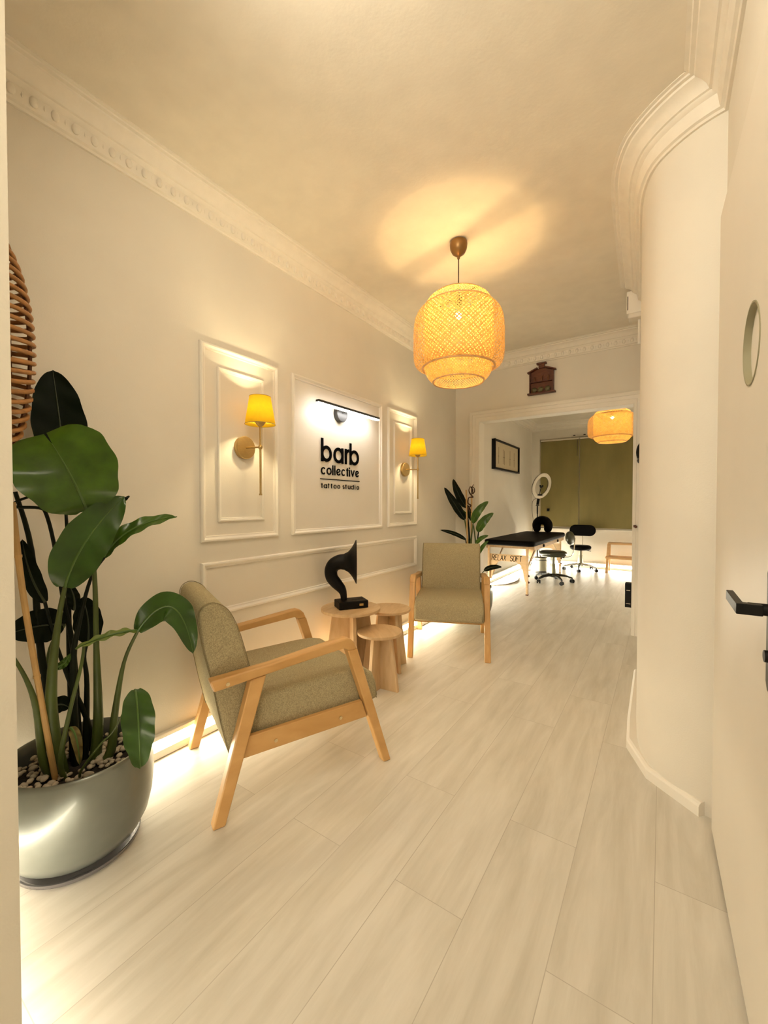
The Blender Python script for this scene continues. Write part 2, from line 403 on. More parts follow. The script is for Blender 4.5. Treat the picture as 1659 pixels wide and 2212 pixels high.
# right hand door with round porthole and black handle
D0 = Vector((2.042,1.822,0)); D1 = Vector((2.061,.93,0)); dd = (D1-D0).normalized(); dn = Vector((-dd.y*-1,dd.x*-1,0)); dn = Vector((dd.y,-dd.x,0)); dn = dn if dn.x < 0 else -dn
def onD(s,z,o=0): p = D0+dd*s+dn*o; return Vector((p.x,p.y,z))
door = thing('door_1','x','door'); del door['label']; del door['category']; door['kind'] = 'structure'; door['label'] = 'cream door with a round porthole and a black lever'
b = MB(); W_ = (D1-D0).length
ph_s, ph_z, ph_r = 1.822-1.270, 1.520, .094
# leaf face with a round hole
n = 48; ring = [(ph_s+ph_r*cos(2*pi*i/n), ph_z+ph_r*sin(2*pi*i/n)) for i in range(n)]
sq = []
for i in range(n):
    a = 2*pi*i/n; c,s_ = cos(a),sin(a); k = .16/max(abs(c),abs(s_)); sq.append((ph_s+k*c, ph_z+k*s_))
vs = [onD(a,z) for a,z in ring]+[onD(a,z) for a,z in sq]
b.add(vs,[(i,(i+1)%n,n+(i+1)%n,n+i) for i in range(n)])
def rect(s0,s1,z0,z1): b.add([onD(s0,z0),onD(s1,z0),onD(s1,z1),onD(s0,z1)],[(0,1,2,3)])
rect(0,ph_s-.16,.012,2.13); rect(ph_s+.16,W_,.012,2.13); rect(ph_s-.16,ph_s+.16,.012,ph_z-.16); rect(ph_s-.16,ph_s+.16,ph_z+.16,2.13)
for s in (0,W_): b.add([onD(s,.012),onD(s,2.13),onD(s,2.13,-.03),onD(s,.012,-.03)],[(0,1,2,3)])
b.add([onD(0,2.13),onD(W_,2.13),onD(W_,2.13,-.03),onD(0,2.13,-.03)],[(0,1,2,3)])
lf = b.build('leaf', M['door'], door, smooth=0)
b = MB(); pr = [(ph_r,-.001),(ph_r,.002),(ph_r-.004,.002),(ph_r-.006,-.016)]
b.lathe([(r,z) for r,z in pr], onD(ph_s,ph_z), dn, 48)
b.build('porthole_rim', M['porthole_rim'], door)
b = MB(); b.lathe([(0,-.014),(ph_r,-.014)], onD(ph_s,ph_z), dn, 48); b.build('porthole_glass', M['porthole_dark'], door)
b = MB()
def plate_poly(): return [(.752,.815),(.764,.800),(.80,.800),(.812,.815),(.812,1.015),(.804,1.030),(.760,1.030),(.752,1.020)]
b.prism([(s+.02,z) for s,z in plate_poly()], lambda a,z,d: onD(a,z,d), 0., .006)
hp = b.build('handle_plate', M['plate'], door, bevel=.0015)
b = MB()
hs = .812
b.tube([onD(hs,.957,.005),onD(hs,.957,.040)], .011, 14)
P1 = onD(hs,.957,.038); P2 = onD(hs-.105,.961,.052)
b.bar(onD(hs+.006,.957,.020), onD(hs+.006,.957,.058), .020, .020, up=(0,0,1)); b.bar(onD(hs+.016,.957,.052), P2, .012, .020)
b.build('lever', M['handle'], door, bevel=.0015)
b = MB(); b.tube([onD(hs,.872,.004),onD(hs,.872,.016)], .011, 18); b.build('lock_cylinder', M['handle'], door, bevel=.001)
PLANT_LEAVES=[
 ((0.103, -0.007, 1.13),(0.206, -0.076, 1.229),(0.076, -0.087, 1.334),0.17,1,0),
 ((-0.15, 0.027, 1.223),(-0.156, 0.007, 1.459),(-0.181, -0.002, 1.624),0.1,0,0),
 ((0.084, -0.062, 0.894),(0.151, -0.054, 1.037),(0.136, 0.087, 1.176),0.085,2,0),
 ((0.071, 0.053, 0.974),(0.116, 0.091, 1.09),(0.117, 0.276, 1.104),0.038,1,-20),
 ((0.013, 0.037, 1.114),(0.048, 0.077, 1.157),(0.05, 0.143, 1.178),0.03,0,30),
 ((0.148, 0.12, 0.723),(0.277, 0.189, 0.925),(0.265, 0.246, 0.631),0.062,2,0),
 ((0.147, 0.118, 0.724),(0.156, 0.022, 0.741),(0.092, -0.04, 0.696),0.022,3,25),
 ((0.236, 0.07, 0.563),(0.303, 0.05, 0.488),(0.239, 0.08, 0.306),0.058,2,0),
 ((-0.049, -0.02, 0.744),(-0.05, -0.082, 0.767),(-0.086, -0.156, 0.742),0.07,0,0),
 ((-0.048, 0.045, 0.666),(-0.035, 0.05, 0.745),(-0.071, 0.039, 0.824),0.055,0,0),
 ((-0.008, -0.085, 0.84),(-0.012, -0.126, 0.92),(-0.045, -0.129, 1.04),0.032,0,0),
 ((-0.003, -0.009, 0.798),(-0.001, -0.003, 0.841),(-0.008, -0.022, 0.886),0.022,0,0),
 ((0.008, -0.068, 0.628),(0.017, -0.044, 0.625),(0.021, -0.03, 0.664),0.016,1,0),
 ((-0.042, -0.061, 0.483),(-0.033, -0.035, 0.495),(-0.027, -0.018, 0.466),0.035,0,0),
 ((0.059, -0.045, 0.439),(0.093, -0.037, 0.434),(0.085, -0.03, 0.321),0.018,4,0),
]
PLANT_STEMS=[
 (((0.004, -0.08, 0.299), (0.005, -0.076, 0.455), (0.025, -0.079, 0.624), (0.06, -0.07, 0.803), (0.084, -0.062, 0.894)),(0.022, 0.019, 0.014, 0.008, 0.006),1),
 (((0.002, 0.067, 0.26), (0.017, 0.049, 0.403), (0.044, 0.036, 0.668), (0.071, 0.023, 0.921), (0.085, -0.0, 1.13)),(0.019, 0.016, 0.009, 0.007, 0.005),1),
 (((-0.024, -0.069, 0.291), (-0.06, -0.081, 0.651), (-0.086, -0.095, 0.998), (-0.108, -0.128, 1.19)),(0.014, 0.011, 0.008, 0.006),0),
 (((-0.048, 0.013, 0.27), (-0.061, 0.008, 0.623), (-0.06, -0.021, 0.836), (-0.038, -0.049, 1.012), (-0.035, -0.07, 1.116), (-0.041, -0.087, 1.138), (-0.059, -0.14, 1.142), (-0.058, -0.137, 1.159), (-0.052, -0.088, 1.182)),(0.012, 0.009, 0.007, 0.006, 0.0055, 0.005, 0.005, 0.004, 0.004),0),
 (((-0.085, -0.001, 0.264), (-0.093, 0.006, 0.649), (-0.093, 0.005, 1.004), (-0.123, 0.012, 1.132), (-0.15, 0.027, 1.223)),(0.012, 0.009, 0.006, 0.005, 0.004),0),
 (((-0.024, -0.008, 0.29), (-0.024, -0.007, 0.604), (0.001, 0.002, 0.747), (0.04, 0.024, 0.903), (0.071, 0.053, 0.974)),(0.013, 0.01, 0.007, 0.005, 0.005),0),
 (((0.057, 0.071, 0.309), (0.07, 0.079, 0.437), (0.097, 0.098, 0.612), (0.148, 0.12, 0.723)),(0.015, 0.011, 0.006, 0.005),1),
 (((-0.002, -0.096, 0.328), (0.012, -0.117, 0.518), (0.014, -0.142, 0.622), (0.002, -0.176, 0.714)),(0.012, 0.009, 0.006, 0.004),1),
 (((0.059, -0.073, 0.338), (0.077, -0.053, 0.495), (0.096, -0.027, 0.637), (0.099, -0.019, 0.702)),(0.008, 0.006, 0.005, 0.004),1),
 (((-0.049, 0.041, 0.255), (-0.049, 0.041, 0.517), (-0.051, 0.035, 0.617), (-0.048, 0.045, 0.666)),(0.012, 0.008, 0.006, 0.004),0),
 (((0.114, -0.037, 0.316), (0.149, 0.001, 0.39), (0.19, 0.028, 0.442), (0.233, 0.061, 0.551), (0.236, 0.07, 0.563)),(0.004, 0.003, 0.003, 0.003, 0.003),1),
 (((-0.057, 0.08, 0.232), (-0.039, 0.039, 0.39), (-0.046, -0.011, 0.553), (-0.049, -0.049, 0.705), (-0.028, -0.08, 0.837)),(0.012, 0.009, 0.007, 0.005, 0.005),0),
 (((-0.086, -0.066, 0.274), (-0.083, -0.056, 0.544), (-0.072, -0.055, 0.671), (-0.049, -0.02, 0.744)),(0.01, 0.008, 0.005, 0.004),1),
]
PLANT_STAKE=((0.006, -0.164, 1.156),(0.015, -0.141, 0.843),(0.028, -0.103, 0.357))
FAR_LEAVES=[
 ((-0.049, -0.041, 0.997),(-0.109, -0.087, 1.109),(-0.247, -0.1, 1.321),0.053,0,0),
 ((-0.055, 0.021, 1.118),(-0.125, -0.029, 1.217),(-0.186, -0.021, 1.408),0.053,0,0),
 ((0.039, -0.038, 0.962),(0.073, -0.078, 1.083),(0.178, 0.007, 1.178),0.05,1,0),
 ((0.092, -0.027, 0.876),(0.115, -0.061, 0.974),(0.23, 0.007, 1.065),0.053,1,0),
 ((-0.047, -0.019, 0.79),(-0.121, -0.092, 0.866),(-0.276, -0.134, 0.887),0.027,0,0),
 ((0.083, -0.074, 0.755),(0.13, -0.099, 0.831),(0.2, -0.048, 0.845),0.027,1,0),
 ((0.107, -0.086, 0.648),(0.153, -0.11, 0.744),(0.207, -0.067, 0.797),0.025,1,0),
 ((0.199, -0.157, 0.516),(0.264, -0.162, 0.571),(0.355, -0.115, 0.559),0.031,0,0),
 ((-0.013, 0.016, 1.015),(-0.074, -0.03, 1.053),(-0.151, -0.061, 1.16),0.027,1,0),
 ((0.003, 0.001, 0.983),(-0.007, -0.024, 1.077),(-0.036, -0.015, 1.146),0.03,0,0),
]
FAR_STEMS=[
 (((-0.003, -0.001, 0.35), (-0.022, -0.009, 0.725), (-0.049, -0.041, 0.997)),(0.012, 0.009, 0.006),1),
 (((-0.006, 0.03, 0.344), (-0.025, 0.022, 0.816), (-0.055, 0.021, 1.118)),(0.012, 0.009, 0.006),0),
 (((0.013, -0.016, 0.354), (0.011, -0.028, 0.728), (0.039, -0.038, 0.962)),(0.012, 0.009, 0.006),1),
 (((0.042, -0.015, 0.357), (0.073, -0.024, 0.732), (0.092, -0.027, 0.876)),(0.01, 0.007, 0.006),0),
 (((0.021, -0.013, 0.354), (0.057, -0.009, 0.683), (0.035, -0.018, 0.938)),(0.01, 0.007, 0.006),1),
 (((0.029, -0.032, 0.335), (0.059, -0.062, 0.596), (0.083, -0.074, 0.755)),(0.008, 0.006, 0.004),1),
 (((0.045, -0.047, 0.339), (0.083, -0.074, 0.531), (0.107, -0.086, 0.648)),(0.008, 0.006, 0.004),1),
 (((0.077, -0.055, 0.344), (0.145, -0.135, 0.45), (0.199, -0.157, 0.516)),(0.006, 0.005, 0.004),1),
 (((-0.029, -0.012, 0.349), (-0.03, -0.012, 0.631), (-0.047, -0.019, 0.79)),(0.008, 0.006, 0.005),0),
]
FAR_STAKES=[((-0.033, -0.046, 1.295),(-0.017, -0.039, 0.345)),((0.01, -0.007, 1.23),(0.009, -0.007, 0.343))]
FAR_CURL=[(0.002, -0.021, 1.077),(-0.015, -0.028, 1.109),(0.006, -0.019, 1.137),(-0.02, -0.03, 1.16),(-0.016, -0.028, 1.211),(0.005, -0.019, 1.221),(0.026, -0.011, 1.221),(-0.003, -0.023, 1.258),(-0.012, -0.026, 1.295),(0.001, -0.021, 1.332)]
FAR_CURL2=[(-0.004, -0.034, 1.276),(0.013, -0.027, 1.248),(0.026, -0.022, 1.294),(0.009, -0.029, 1.322),(0.038, -0.017, 1.313),(0.042, -0.015, 1.276),(0.022, -0.024, 1.257),(0.017, -0.025, 1.304),(0.034, -0.019, 1.35)]
# ------------------------------------------------------------------ far room window
win = thing('window_1','wide far room window','x'); del win['category']; win['kind'] = 'structure'
b = MB()
b.box(WX0,WX0+.07,8.215,8.27,WZ0,WZ1); b.box(WX1-.07,WX1,8.215,8.27,WZ0,WZ1); b.box(WX0,WX1,8.215,8.27,WZ0,WZ0+.06); b.box(WX0,WX1,8.215,8.27,WZ1-.06,WZ1)
b.box(.60,.68,8.210,8.275,WZ0,WZ1); b.box(.0,.62,8.215,8.26,.93,.96)
b.build('window_frame', M['winframe'], win, bevel=.003)
MB().box(WX0,WX1,8.272,8.278,WZ0,WZ1).build('pane', M['night'], win, smooth=0)
MB().box(WX0-.03,WX1+.02,8.150,8.215,.675,.702).build('window_sill', M['trim'], win, bevel=.003)
for x0,x1,z0,lab in ((-.035,.628,.725,'left olive roller blind lowered over the narrower part of the window'),(.642,1.90,.715,'right olive roller blind lowered over the wider part of the window')):
    t = thing('roller_blind', lab, 'blind', ((x0+x1)/2,8.19,z0), 0, 'roller blinds on the far window')
    w = (x1-x0)/2; h = 2.345-z0
    b = MB(); b.box(-w,w,-.001,.001,0,h); b.build('blind_fabric', M['blind'], t, smooth=0)
    b = MB(); b.tube([(-w,-.008,h+.006),(w,-.008,h+.006)], .018, 12); b.build('roller_tube', M['rail'], t)
    b = MB(); b.tube([(-w,0,0),(w,0,0)], .008, 8); b.build('bottom_bar', M['rail'], t)
b = MB(); b.tube([(.60,8.170,2.03),(.602,8.170,2.33)], .004, 6)
tag(b.build('blind_cord', M['greyiron']), 'thin dark pull cord hanging between the two blinds', 'cord')
t = thing('curtain_rail','pale rail with dark brackets above the right blind','rail')
b = MB(); b.box(.50,1.90,8.165,8.2,2.378,2.394); b.build('rail', M['rail'], t, bevel=.002)
for x in (.53,.70,1.36,1.50):
    MB().box(x,x+.035,8.172,8.198,2.392,2.412).build('bracket', M['greyiron'], t, bevel=.002)
b = MB(); b.box(-.022,.022,-.012,.012,-.026,.026); b.box(-.014,.008,-.02,-.01,-.012,.016)
tag(b.build('plastic_box', M['black'], loc=(.105,8.170,1.045), bevel=.005), 'small black box stuck to the blind above the neck cushion', 'box')

# ------------------------------------------------------------------ armchairs
def armchair(name, label, loc, rz):
    t = thing(name, label, 'armchair', loc, rz, 'wooden framed armchairs by the panelled wall')
    XZ = lambda x: (lambda a,z,d: (x+d, a, z))
    # backrest: side outline (fwd, z)
    HW = .255
    back = [(.060,.212),(.028,.35),(.000,.50),(-.028,.62),(-.046,.735),(-.044,.765),(-.030,.785),(-.006,.795),(.020,.790),(.048,.772),(.068,.745),(.092,.690),(.118,.60),(.142,.50),(.165,.40),(.185,.265),(.16,.215)]
    MB().prism(back, XZ(0), -HW, HW).build('backrest', M['fabric'], t, bevel=.016, seg=3, smooth=50)
    bk = [o for o in t.children if o.name.startswith('backrest')][-1]
    for s in (-1,1):
        b = MB(); b.tube([(s*(HW-.004),a,z) for a,z in smooth_pts2(back[0:15])], .0016, 6); b.build('seam', M['piping'], bk)
    seat = [(.150,.268),(.150,.418),(.30,.424),(.50,.432),(.585,.430),(.640,.418),(.677,.392),(.694,.355),(.704,.285),(.698,.268)]
    se = MB().prism(seat, XZ(0), -HW-.004, HW+.004).build('seat', M['fabric'], t, bevel=.020, seg=3, smooth=50)
    for s in (-1,1):
        b = MB(); b.tube([(s*(HW+.001),a,z) for a,z in smooth_pts2([(.20,.404),(.50,.414),(.585,.412),(.635,.400),(.668,.376),(.684,.345),(.695,.275)])], .0016, 6); b.build('seam', M['piping'], se)
    for s in (-1,1):
        x0,x1 = (.262,.306) if s>0 else (-.306,-.262)
        P = lambda a,z,d: (d,a,z)
        arm = [(-.018,.531),(.20,.548),(.497,.587),(.520,.588),(.540,.581),(.556,.566),(.570,.535),(.525,.535),(.505,.548),(.30,.526),(.10,.503),(-.004,.490)]
        a_ = MB().prism(arm, P, x0-.002, x1+.002).build('armrest', M['chairwood'], t, bevel=.007, seg=3)
        b = MB(); b.lathe([(0,.0),(.007,.0),(.007,.003),(.004,.002),(0,.002)], (s*.309,.042,.511), (s,0,0), 14); b.build('screw', M['screw'], a_)
        MB().prism([(.523,.537),(.571,.537),(.742,0),(.705,0)], P, x0, x1).build('leg', M['chairwood'], t, bevel=.006, seg=3)
        MB().prism([(.123,.505),(.182,.512),(.032,0),(-.012,0)], P, x0, x1).build('leg', M['chairwood'], t, bevel=.006, seg=3)
        r = MB().prism([(.117,.291),(.600,.300),(.627,.223),(.094,.214)], P, x0+.008 if s>0 else x0+.014, x1-.014 if s>0 else x1-.008).build('side_rail', M['chairwood'], t, bevel=.004)
        for a,z in ((.220,.246),(.496,.255)):
            b = MB(); b.lathe([(0,.0),(.007,.0),(.007,.003),(.004,.002),(0,.002)], (s*(.293),a,z), (s,0,0), 14); b.build('screw', M['screw'], r)
    for a in (.19,.56):
        MB().bar((-.28,a,.245),(.28,a,.245),.05,.03).build('cross_rail', M['chairwood'], t, bevel=.003)
    return t
def smooth_pts2(P):
    return [(p.x,p.y) for p in smooth_pts([(a,b_,0) for a,b_ in P],3)]
armchair('armchair', 'olive armchair with honey wood frame seen from its side, beside the big potted plant', (.315,.9725,0), radians(-23.08))
armchair('armchair', 'olive armchair facing the camera, beyond the round side tables', (.302,3.437,0), radians(203.2))

# ------------------------------------------------------------------ nest of side tables
def side_table(label, c, r, h, rot):
    t = thing('side_table', label, 'side table', (*c,0), rot, 'nest of round wooden side tables')
    b = MB(); b.lathe([(0,h-.018),(r-.002,h-.018),(r,h-.016),(r,h-.002),(r-.002,h),(0,h)], n=64)
    b.build('tabletop', M['tablewood'], t)
    top, bot = r*.62, r*.95
    for k in range(4):
        a = radians(45+90*k); d = Vector((cos(a),sin(a),0)); u = Vector((-sin(a),cos(a),0))
        b = MB(); P = lambda s_,z,w: tuple(d*s_+u*w+Vector((0,0,z)))
        b.prism([(.0,0),(bot,0),(top,h-.018),(0,h-.018)], P, -.011, .011)
        b.build('leg', M['tablewood'], t, bevel=.002)
    return t
side_table('largest and tallest round side table, carrying the black horn', (.215,2.088), .192, .480, radians(4.5))
side_table('middle round side table, half tucked behind the tallest one', (.300,2.412), .150, .420, radians(20))
side_table('smallest and lowest round side table, in front of the other two', (.431,2.105), .140, .360, radians(49.5))

# ------------------------------------------------------------------ black horn on the table
H_ = Vector((.78,.63,0)).normalized(); GP = Vector((.205,2.085,0))
t = thing('horn_amplifier','matt black gramophone style horn on a slab base with a small plate','horn',(GP.x,GP.y,.480), atan2(H_.y,H_.x))
# local x along H_; depth y
ang = radians(18)
b = MB(); u = Vector((cos(ang),sin(ang),0)); v = Vector((-sin(ang),cos(ang),0)); c0 = Vector((.012,.0,0))
P = lambda a,z,d: tuple(c0+u*a+v*d+Vector((0,0,z)))
b.prism([(-.098,0),(.098,0),(.098,.050),(-.098,.050)], P, -.060, .060)
base = b.build('base', M['satin_black'], t, bevel=.006, seg=3)
b = MB(); b.prism([(.0,.052),(.080,.052),(.080,.0505),(.0,.0505)], P, -.008, .002); b.build('slot', M['black'], base)
b = MB(); b.prism([(.036,.018),(.062,.018),(.062,.032),(.036,.032)], P, -.0635, -.0600); b.build('name_plate', M['brass'], base)
pts = [(-.036,.0,.045),(-.038,0,.085),(-.052,0,.120),(-.082,0,.155),(-.112,0,.195),(-.118,0,.240),(-.100,0,.276),(-.066,0,.294),(-.034,0,.296),(-.008,0,.296),(.012,0,.296),(.026,0,.296),(.036,0,.296),(.041,0,.296)]
rad = [.019,.022,.030,.037,.040,.042,.045,.048,.052,.066,.088,.110,.130,.140]
sp = smooth_pts(pts,5); rr = interp(rad,len(sp))
b = MB(); b.tube(sp, rr, 32, caps=False)
# rolled lip and inside of the bell
b.lathe([(.140,.041),(.1425,.044),(.140,.047),(.126,.040),(.100,.024),(.070,.004),(.045,-.02),(.030,-.05),(.0,-.06)], (0,0,.296), (1,0,0), 32)
b.build('horn', M['satin_black'], t, smooth=60)

# ------------------------------------------------------------------ wall lamps
def wall_lamp(label, y):
    t = thing('wall_lamp', label, 'wall lamp', (0,y,1.455), 0, 'brass wall lamps on the panelled wall')
    b = MB(); b.lathe([(0,.0),(.060,.0),(.061,.004),(.061,.022),(.058,.026),(0,.027)], (0,0,0), (1,0,0), 48); b.build('backplate', M['brass'], t)
    b = MB(); b.tube([(.024,0,0),(.140,0,-.006)], .0045, 12); b.ball((.140,0,-.006), .011, 16, (1,1,1.25)); b.build('arm', M['brass'], t)
    b = MB(); b.tube([(.140,0,-.252),(.140,0,.12)], .0055, 14); b.lathe([(0,-.258),(.008,-.258),(.008,-.250),(0,-.250)], (.14,0,0), n=14); b.build('rod', M['brass'], t)
    b = MB(); b.lathe([(0,.098),(.008,.10),(.020,.112),(.028,.126),(.026,.134),(0,.134)], (.14,0,0), n=24); b.tube([(.14,0,.13),(.14,0,.165)], .012, 12); b.build('socket', M['brass'], t)
    b = MB(); b.lathe([(.0775,.112),(.054,.256)], (.14,0,0), n=48)
    sh = b.build('lamp_shade', M['shade'], t)
    so = sh.modifiers.new('thick','SOLIDIFY'); so.thickness = .0012
    for r_,z_ in ((.0778,.112),(.0543,.256)):
        b = MB(); b.tube([(.14+r_*cos(2*pi*i/48), r_*sin(2*pi*i/48), z_) for i in range(48)], .0015, 6, closed=True)
        b.build('shade_rim', M['brass'], sh)
    b = MB(); b.ball((.14,0,.192), .015, 12, (1,1,1.1)); b.build('bulb', M['sconce_bulb'], t)
    return t
wall_lamp('brass wall lamp with yellow shade left of the lettered sign', 1.428)
wall_lamp('brass wall lamp with yellow shade right of the lettered sign', 3.105)

# ------------------------------------------------------------------ picture light
t = thing('picture_light','slim dark bar light with a round mount glowing white above the sign','wall lamp',(0,2.245,1.79))
b = MB(); b.lathe([(0,0),(.056,0),(.056,.030),(.053,.034),(0,.034)], (0,-.02,-.012), (1,0,0), 40); b.build('backplate', M['greyiron'], t)
b = MB(); b.tube([(.03,-.02,.0),(.088,-.01,.012)], .009, 10); b.build('arm', M['steel'], t)
b = MB(); b.box(.076,.106,-.335,.335,.002,.018); b.build('light_bar', M['greyiron'], t, bevel=.003)
b = MB(); b.box(.080,.102,-.333,.333,-.006,.004); b.build('light_tube', M['tube'], t)

# ------------------------------------------------------------------ lettering
def ribbon(b, pts, w, to3, d, closed=False):
    P = [Vector((a,c)) for a,c in pts]; n = len(P); L_ = []; R_ = []
    for i in range(n):
        if closed: d0 = (P[i]-P[i-1]).normalized(); d1 = (P[(i+1)%n]-P[i]).normalized()
        else:
            d0 = (P[i]-P[i-1]).normalized() if i else (P[1]-P[0]).normalized(); d1 = (P[i+1]-P[i]).normalized() if i<n-1 else d0
        tt = (d0+d1).normalized(); nn = Vector((-tt.y,tt.x)); k = 1/max(.5,tt.dot(d0))
        L_.append(P[i]+nn*(w/2*k)); R_.append(P[i]-nn*(w/2*k))
    for i in range(n if closed else n-1):
        j = (i+1)%n
        b.prism([tuple(R_[i]),tuple(R_[j]),tuple(L_[j]),tuple(L_[i])], to3, 0, d)
def arc(cx,cy,rx,ry,a0,a1,n=24): return [(cx+rx*cos(radians(a0+(a1-a0)*i/n)), cy+ry*sin(radians(a0+(a1-a0)*i/n))) for i in range(n+1)]
def ell(b,x0,x1,z0,z1,w,to3,d): 
    n = 36; cx,cz = (x0+x1)/2,(z0+z1)/2; rx,rz_ = (x1-x0)/2-w/2,(z1-z0)/2-w/2
    ribbon(b,[(cx+rx*cos(2*pi*i/n),cz+rz_*sin(2*pi*i/n)) for i in range(n)],w,to3,d,True)
sg = thing('wall_sign','black raised lettering on the wall: barb collective tattoo studio','sign',(0.0005,2.245,1.42))
T = lambda a,z,d: (.0035+d, a-2.245, z-1.42)
def glyph(b, ch, x0, x1, base, xh, asc, w, d=.004):
    m = (x0+x1)/2
    V = lambda x,z0,z1: ribbon(b,[(x,z0),(x,z1)],w,T,d+.0005)
    if ch == 'b': V(x0+w/2,base,asc); ell(b,x0,x1,base,base+xh,w,T,d)
    elif ch == 'd': V(x1-w/2,base,asc); ell(b,x0,x1,base,base+xh,w,T,d)
    elif ch == 'a': V(x1-w/2,base,base+xh); ell(b,x0,x1,base,base+xh,w,T,d)
    elif ch == 'o': ell(b,x0,x1,base,base+xh,w,T,d)
    elif ch == 'l': V(m,base,asc)
    elif ch == 'i': V(m,base,base+xh); ribbon(b,[(m,base+xh+w*.8),(m,base+xh+w*1.9)],w*1.05,T,d)
    elif ch == 'r':
        V(x0+w/2,base,base+xh); ribbon(b,arc(x1,base+xh*.55,x1-x0-w*.5,xh*.45-w/2,175,88,14),w,T,d)
    elif ch == 'c': ribbon(b,arc(m,base+xh/2,(x1-x0)/2-w/2,xh/2-w/2,42,318,30),w,T,d)
    elif ch == 'e':
        # slanted bar geometric e
        rx,rz_ = (x1-x0)/2-w/2,xh/2-w/2; cz = base+xh/2
        ribbon(b,arc(m,cz,rx,rz_,18,330,34),w,T,d)
        ribbon(b,[(m+rx*cos(radians(198)),cz+rz_*sin(radians(198))),(m+rx*cos(radians(18)),cz+rz_*sin(radians(18)))],w*.85,T,d-.0005)
    elif ch == 't': V(m,base,asc); ribbon(b,[(x0,base+xh*.93),(x1,base+xh*.93)],w*.9,T,d-.0004)
    elif ch == 'v': ribbon(b,[(x0+w/2,base+xh),(m,base+w*.3)],w,T,d); ribbon(b,[(x1-w/2,base+xh),(m,base+w*.3)],w,T,d-.0004)
    elif ch == 'u':
        V(x1-w/2,base,base+xh); ribbon(b,[(x0+w/2,base+xh)]+arc(m,base+xh*.42,(x1-x0)/2-w/2,xh*.42-w/2,180,360,14),w,T,d)
    elif ch == 's':
        r = xh/4-w/4; ribbon(b,arc(m,base+xh-w/2-r,(x1-x0)/2-w/2,r,45,270,12)+arc(m,base+w/2+r,(x1-x0)/2-w/2,r,90,-135,12)[1:],w,T,d)
def letter(word, *a):
    b = MB(); glyph(b,*a); b.build('letter', M['sign'], sg, smooth=0)['label'] = 'letter %s of the word %s' % (a[0], word)
for ch,x0,x1 in (('b',2.037,2.143),('a',2.161,2.268),('r',2.284,2.330),('b',2.338,2.448)): letter('barb',ch,x0,x1,1.436,.110,1.592,.0215)
for ch,x0,x1 in (('c',2.036,2.081),('o',2.091,2.140),('l',2.149,2.159),('l',2.170,2.180),('e',2.192,2.237),('c',2.246,2.288),('t',2.299,2.323),('i',2.331,2.341),('v',2.350,2.396),('e',2.405,2.447)): letter('collective',ch,x0,x1,1.350,.049,1.418 if ch=='l' else 1.410,.0090)
b = MB(); b.prism([(2.027,1.317),(2.453,1.317),(2.453,1.3225),(2.027,1.3225)], T, 0, .005); b.build('divider_line', M['sign'], sg, smooth=0)
for k_,(ch,x0,x1) in enumerate((('t',2.036,2.052),('a',2.062,2.094),('t',2.103,2.119),('t',2.133,2.149),('o',2.163,2.191),('o',2.202,2.231),('s',2.260,2.278),('t',2.287,2.303),('u',2.318,2.344),('d',2.353,2.383),('i',2.396,2.404),('o',2.420,2.448))): letter('tattoo' if k_<6 else 'studio',ch,x0,x1,1.2585,.0265,1.291,.0042)

# ------------------------------------------------------------------ woven pendants
def weave(b, prof, N, twist, width, seg=18, off=.0012):
    # prof: (r,z) polyline resampled by arc length; two crossing families of flat strips
    P = smooth_pts([(r,0,z) for r,z in prof],4)
    cum = [0]
    for i in range(1,len(P)): cum.append(cum[-1]+(P[i]-P[i-1]).length)
    def at(s):
        s *= cum[-1]
        for i in range(1,len(P)):
            if cum[i] >= s:
                f = (s-cum[i-1])/max(1e-9,cum[i]-cum[i-1]); return P[i-1].lerp(P[i],f)
        return P[-1]
    S = [at(i/seg) for i in range(seg+1)]
    for sgn in (-1,1):
        for k in range(N):
            vs = []
            for i,p in enumerate(S):
                a = 2*pi*k/N+sgn*twist*(i/seg); r = p.x+sgn*off; da = width/2/max(.06,p.x)*1.15
                for s_ in (-1,1): vs.append((r*cos(a+s_*da), r*sin(a+s_*da), p.z))
            b.add(vs,[(2*i,2*i+1,2*i+3,2*i+2) for i in range(seg)])
def ring_(b, r, z, t): b.tube([(r*cos(2*pi*i/60),r*sin(2*pi*i/60),z) for i in range(60)], t, 6, closed=True)
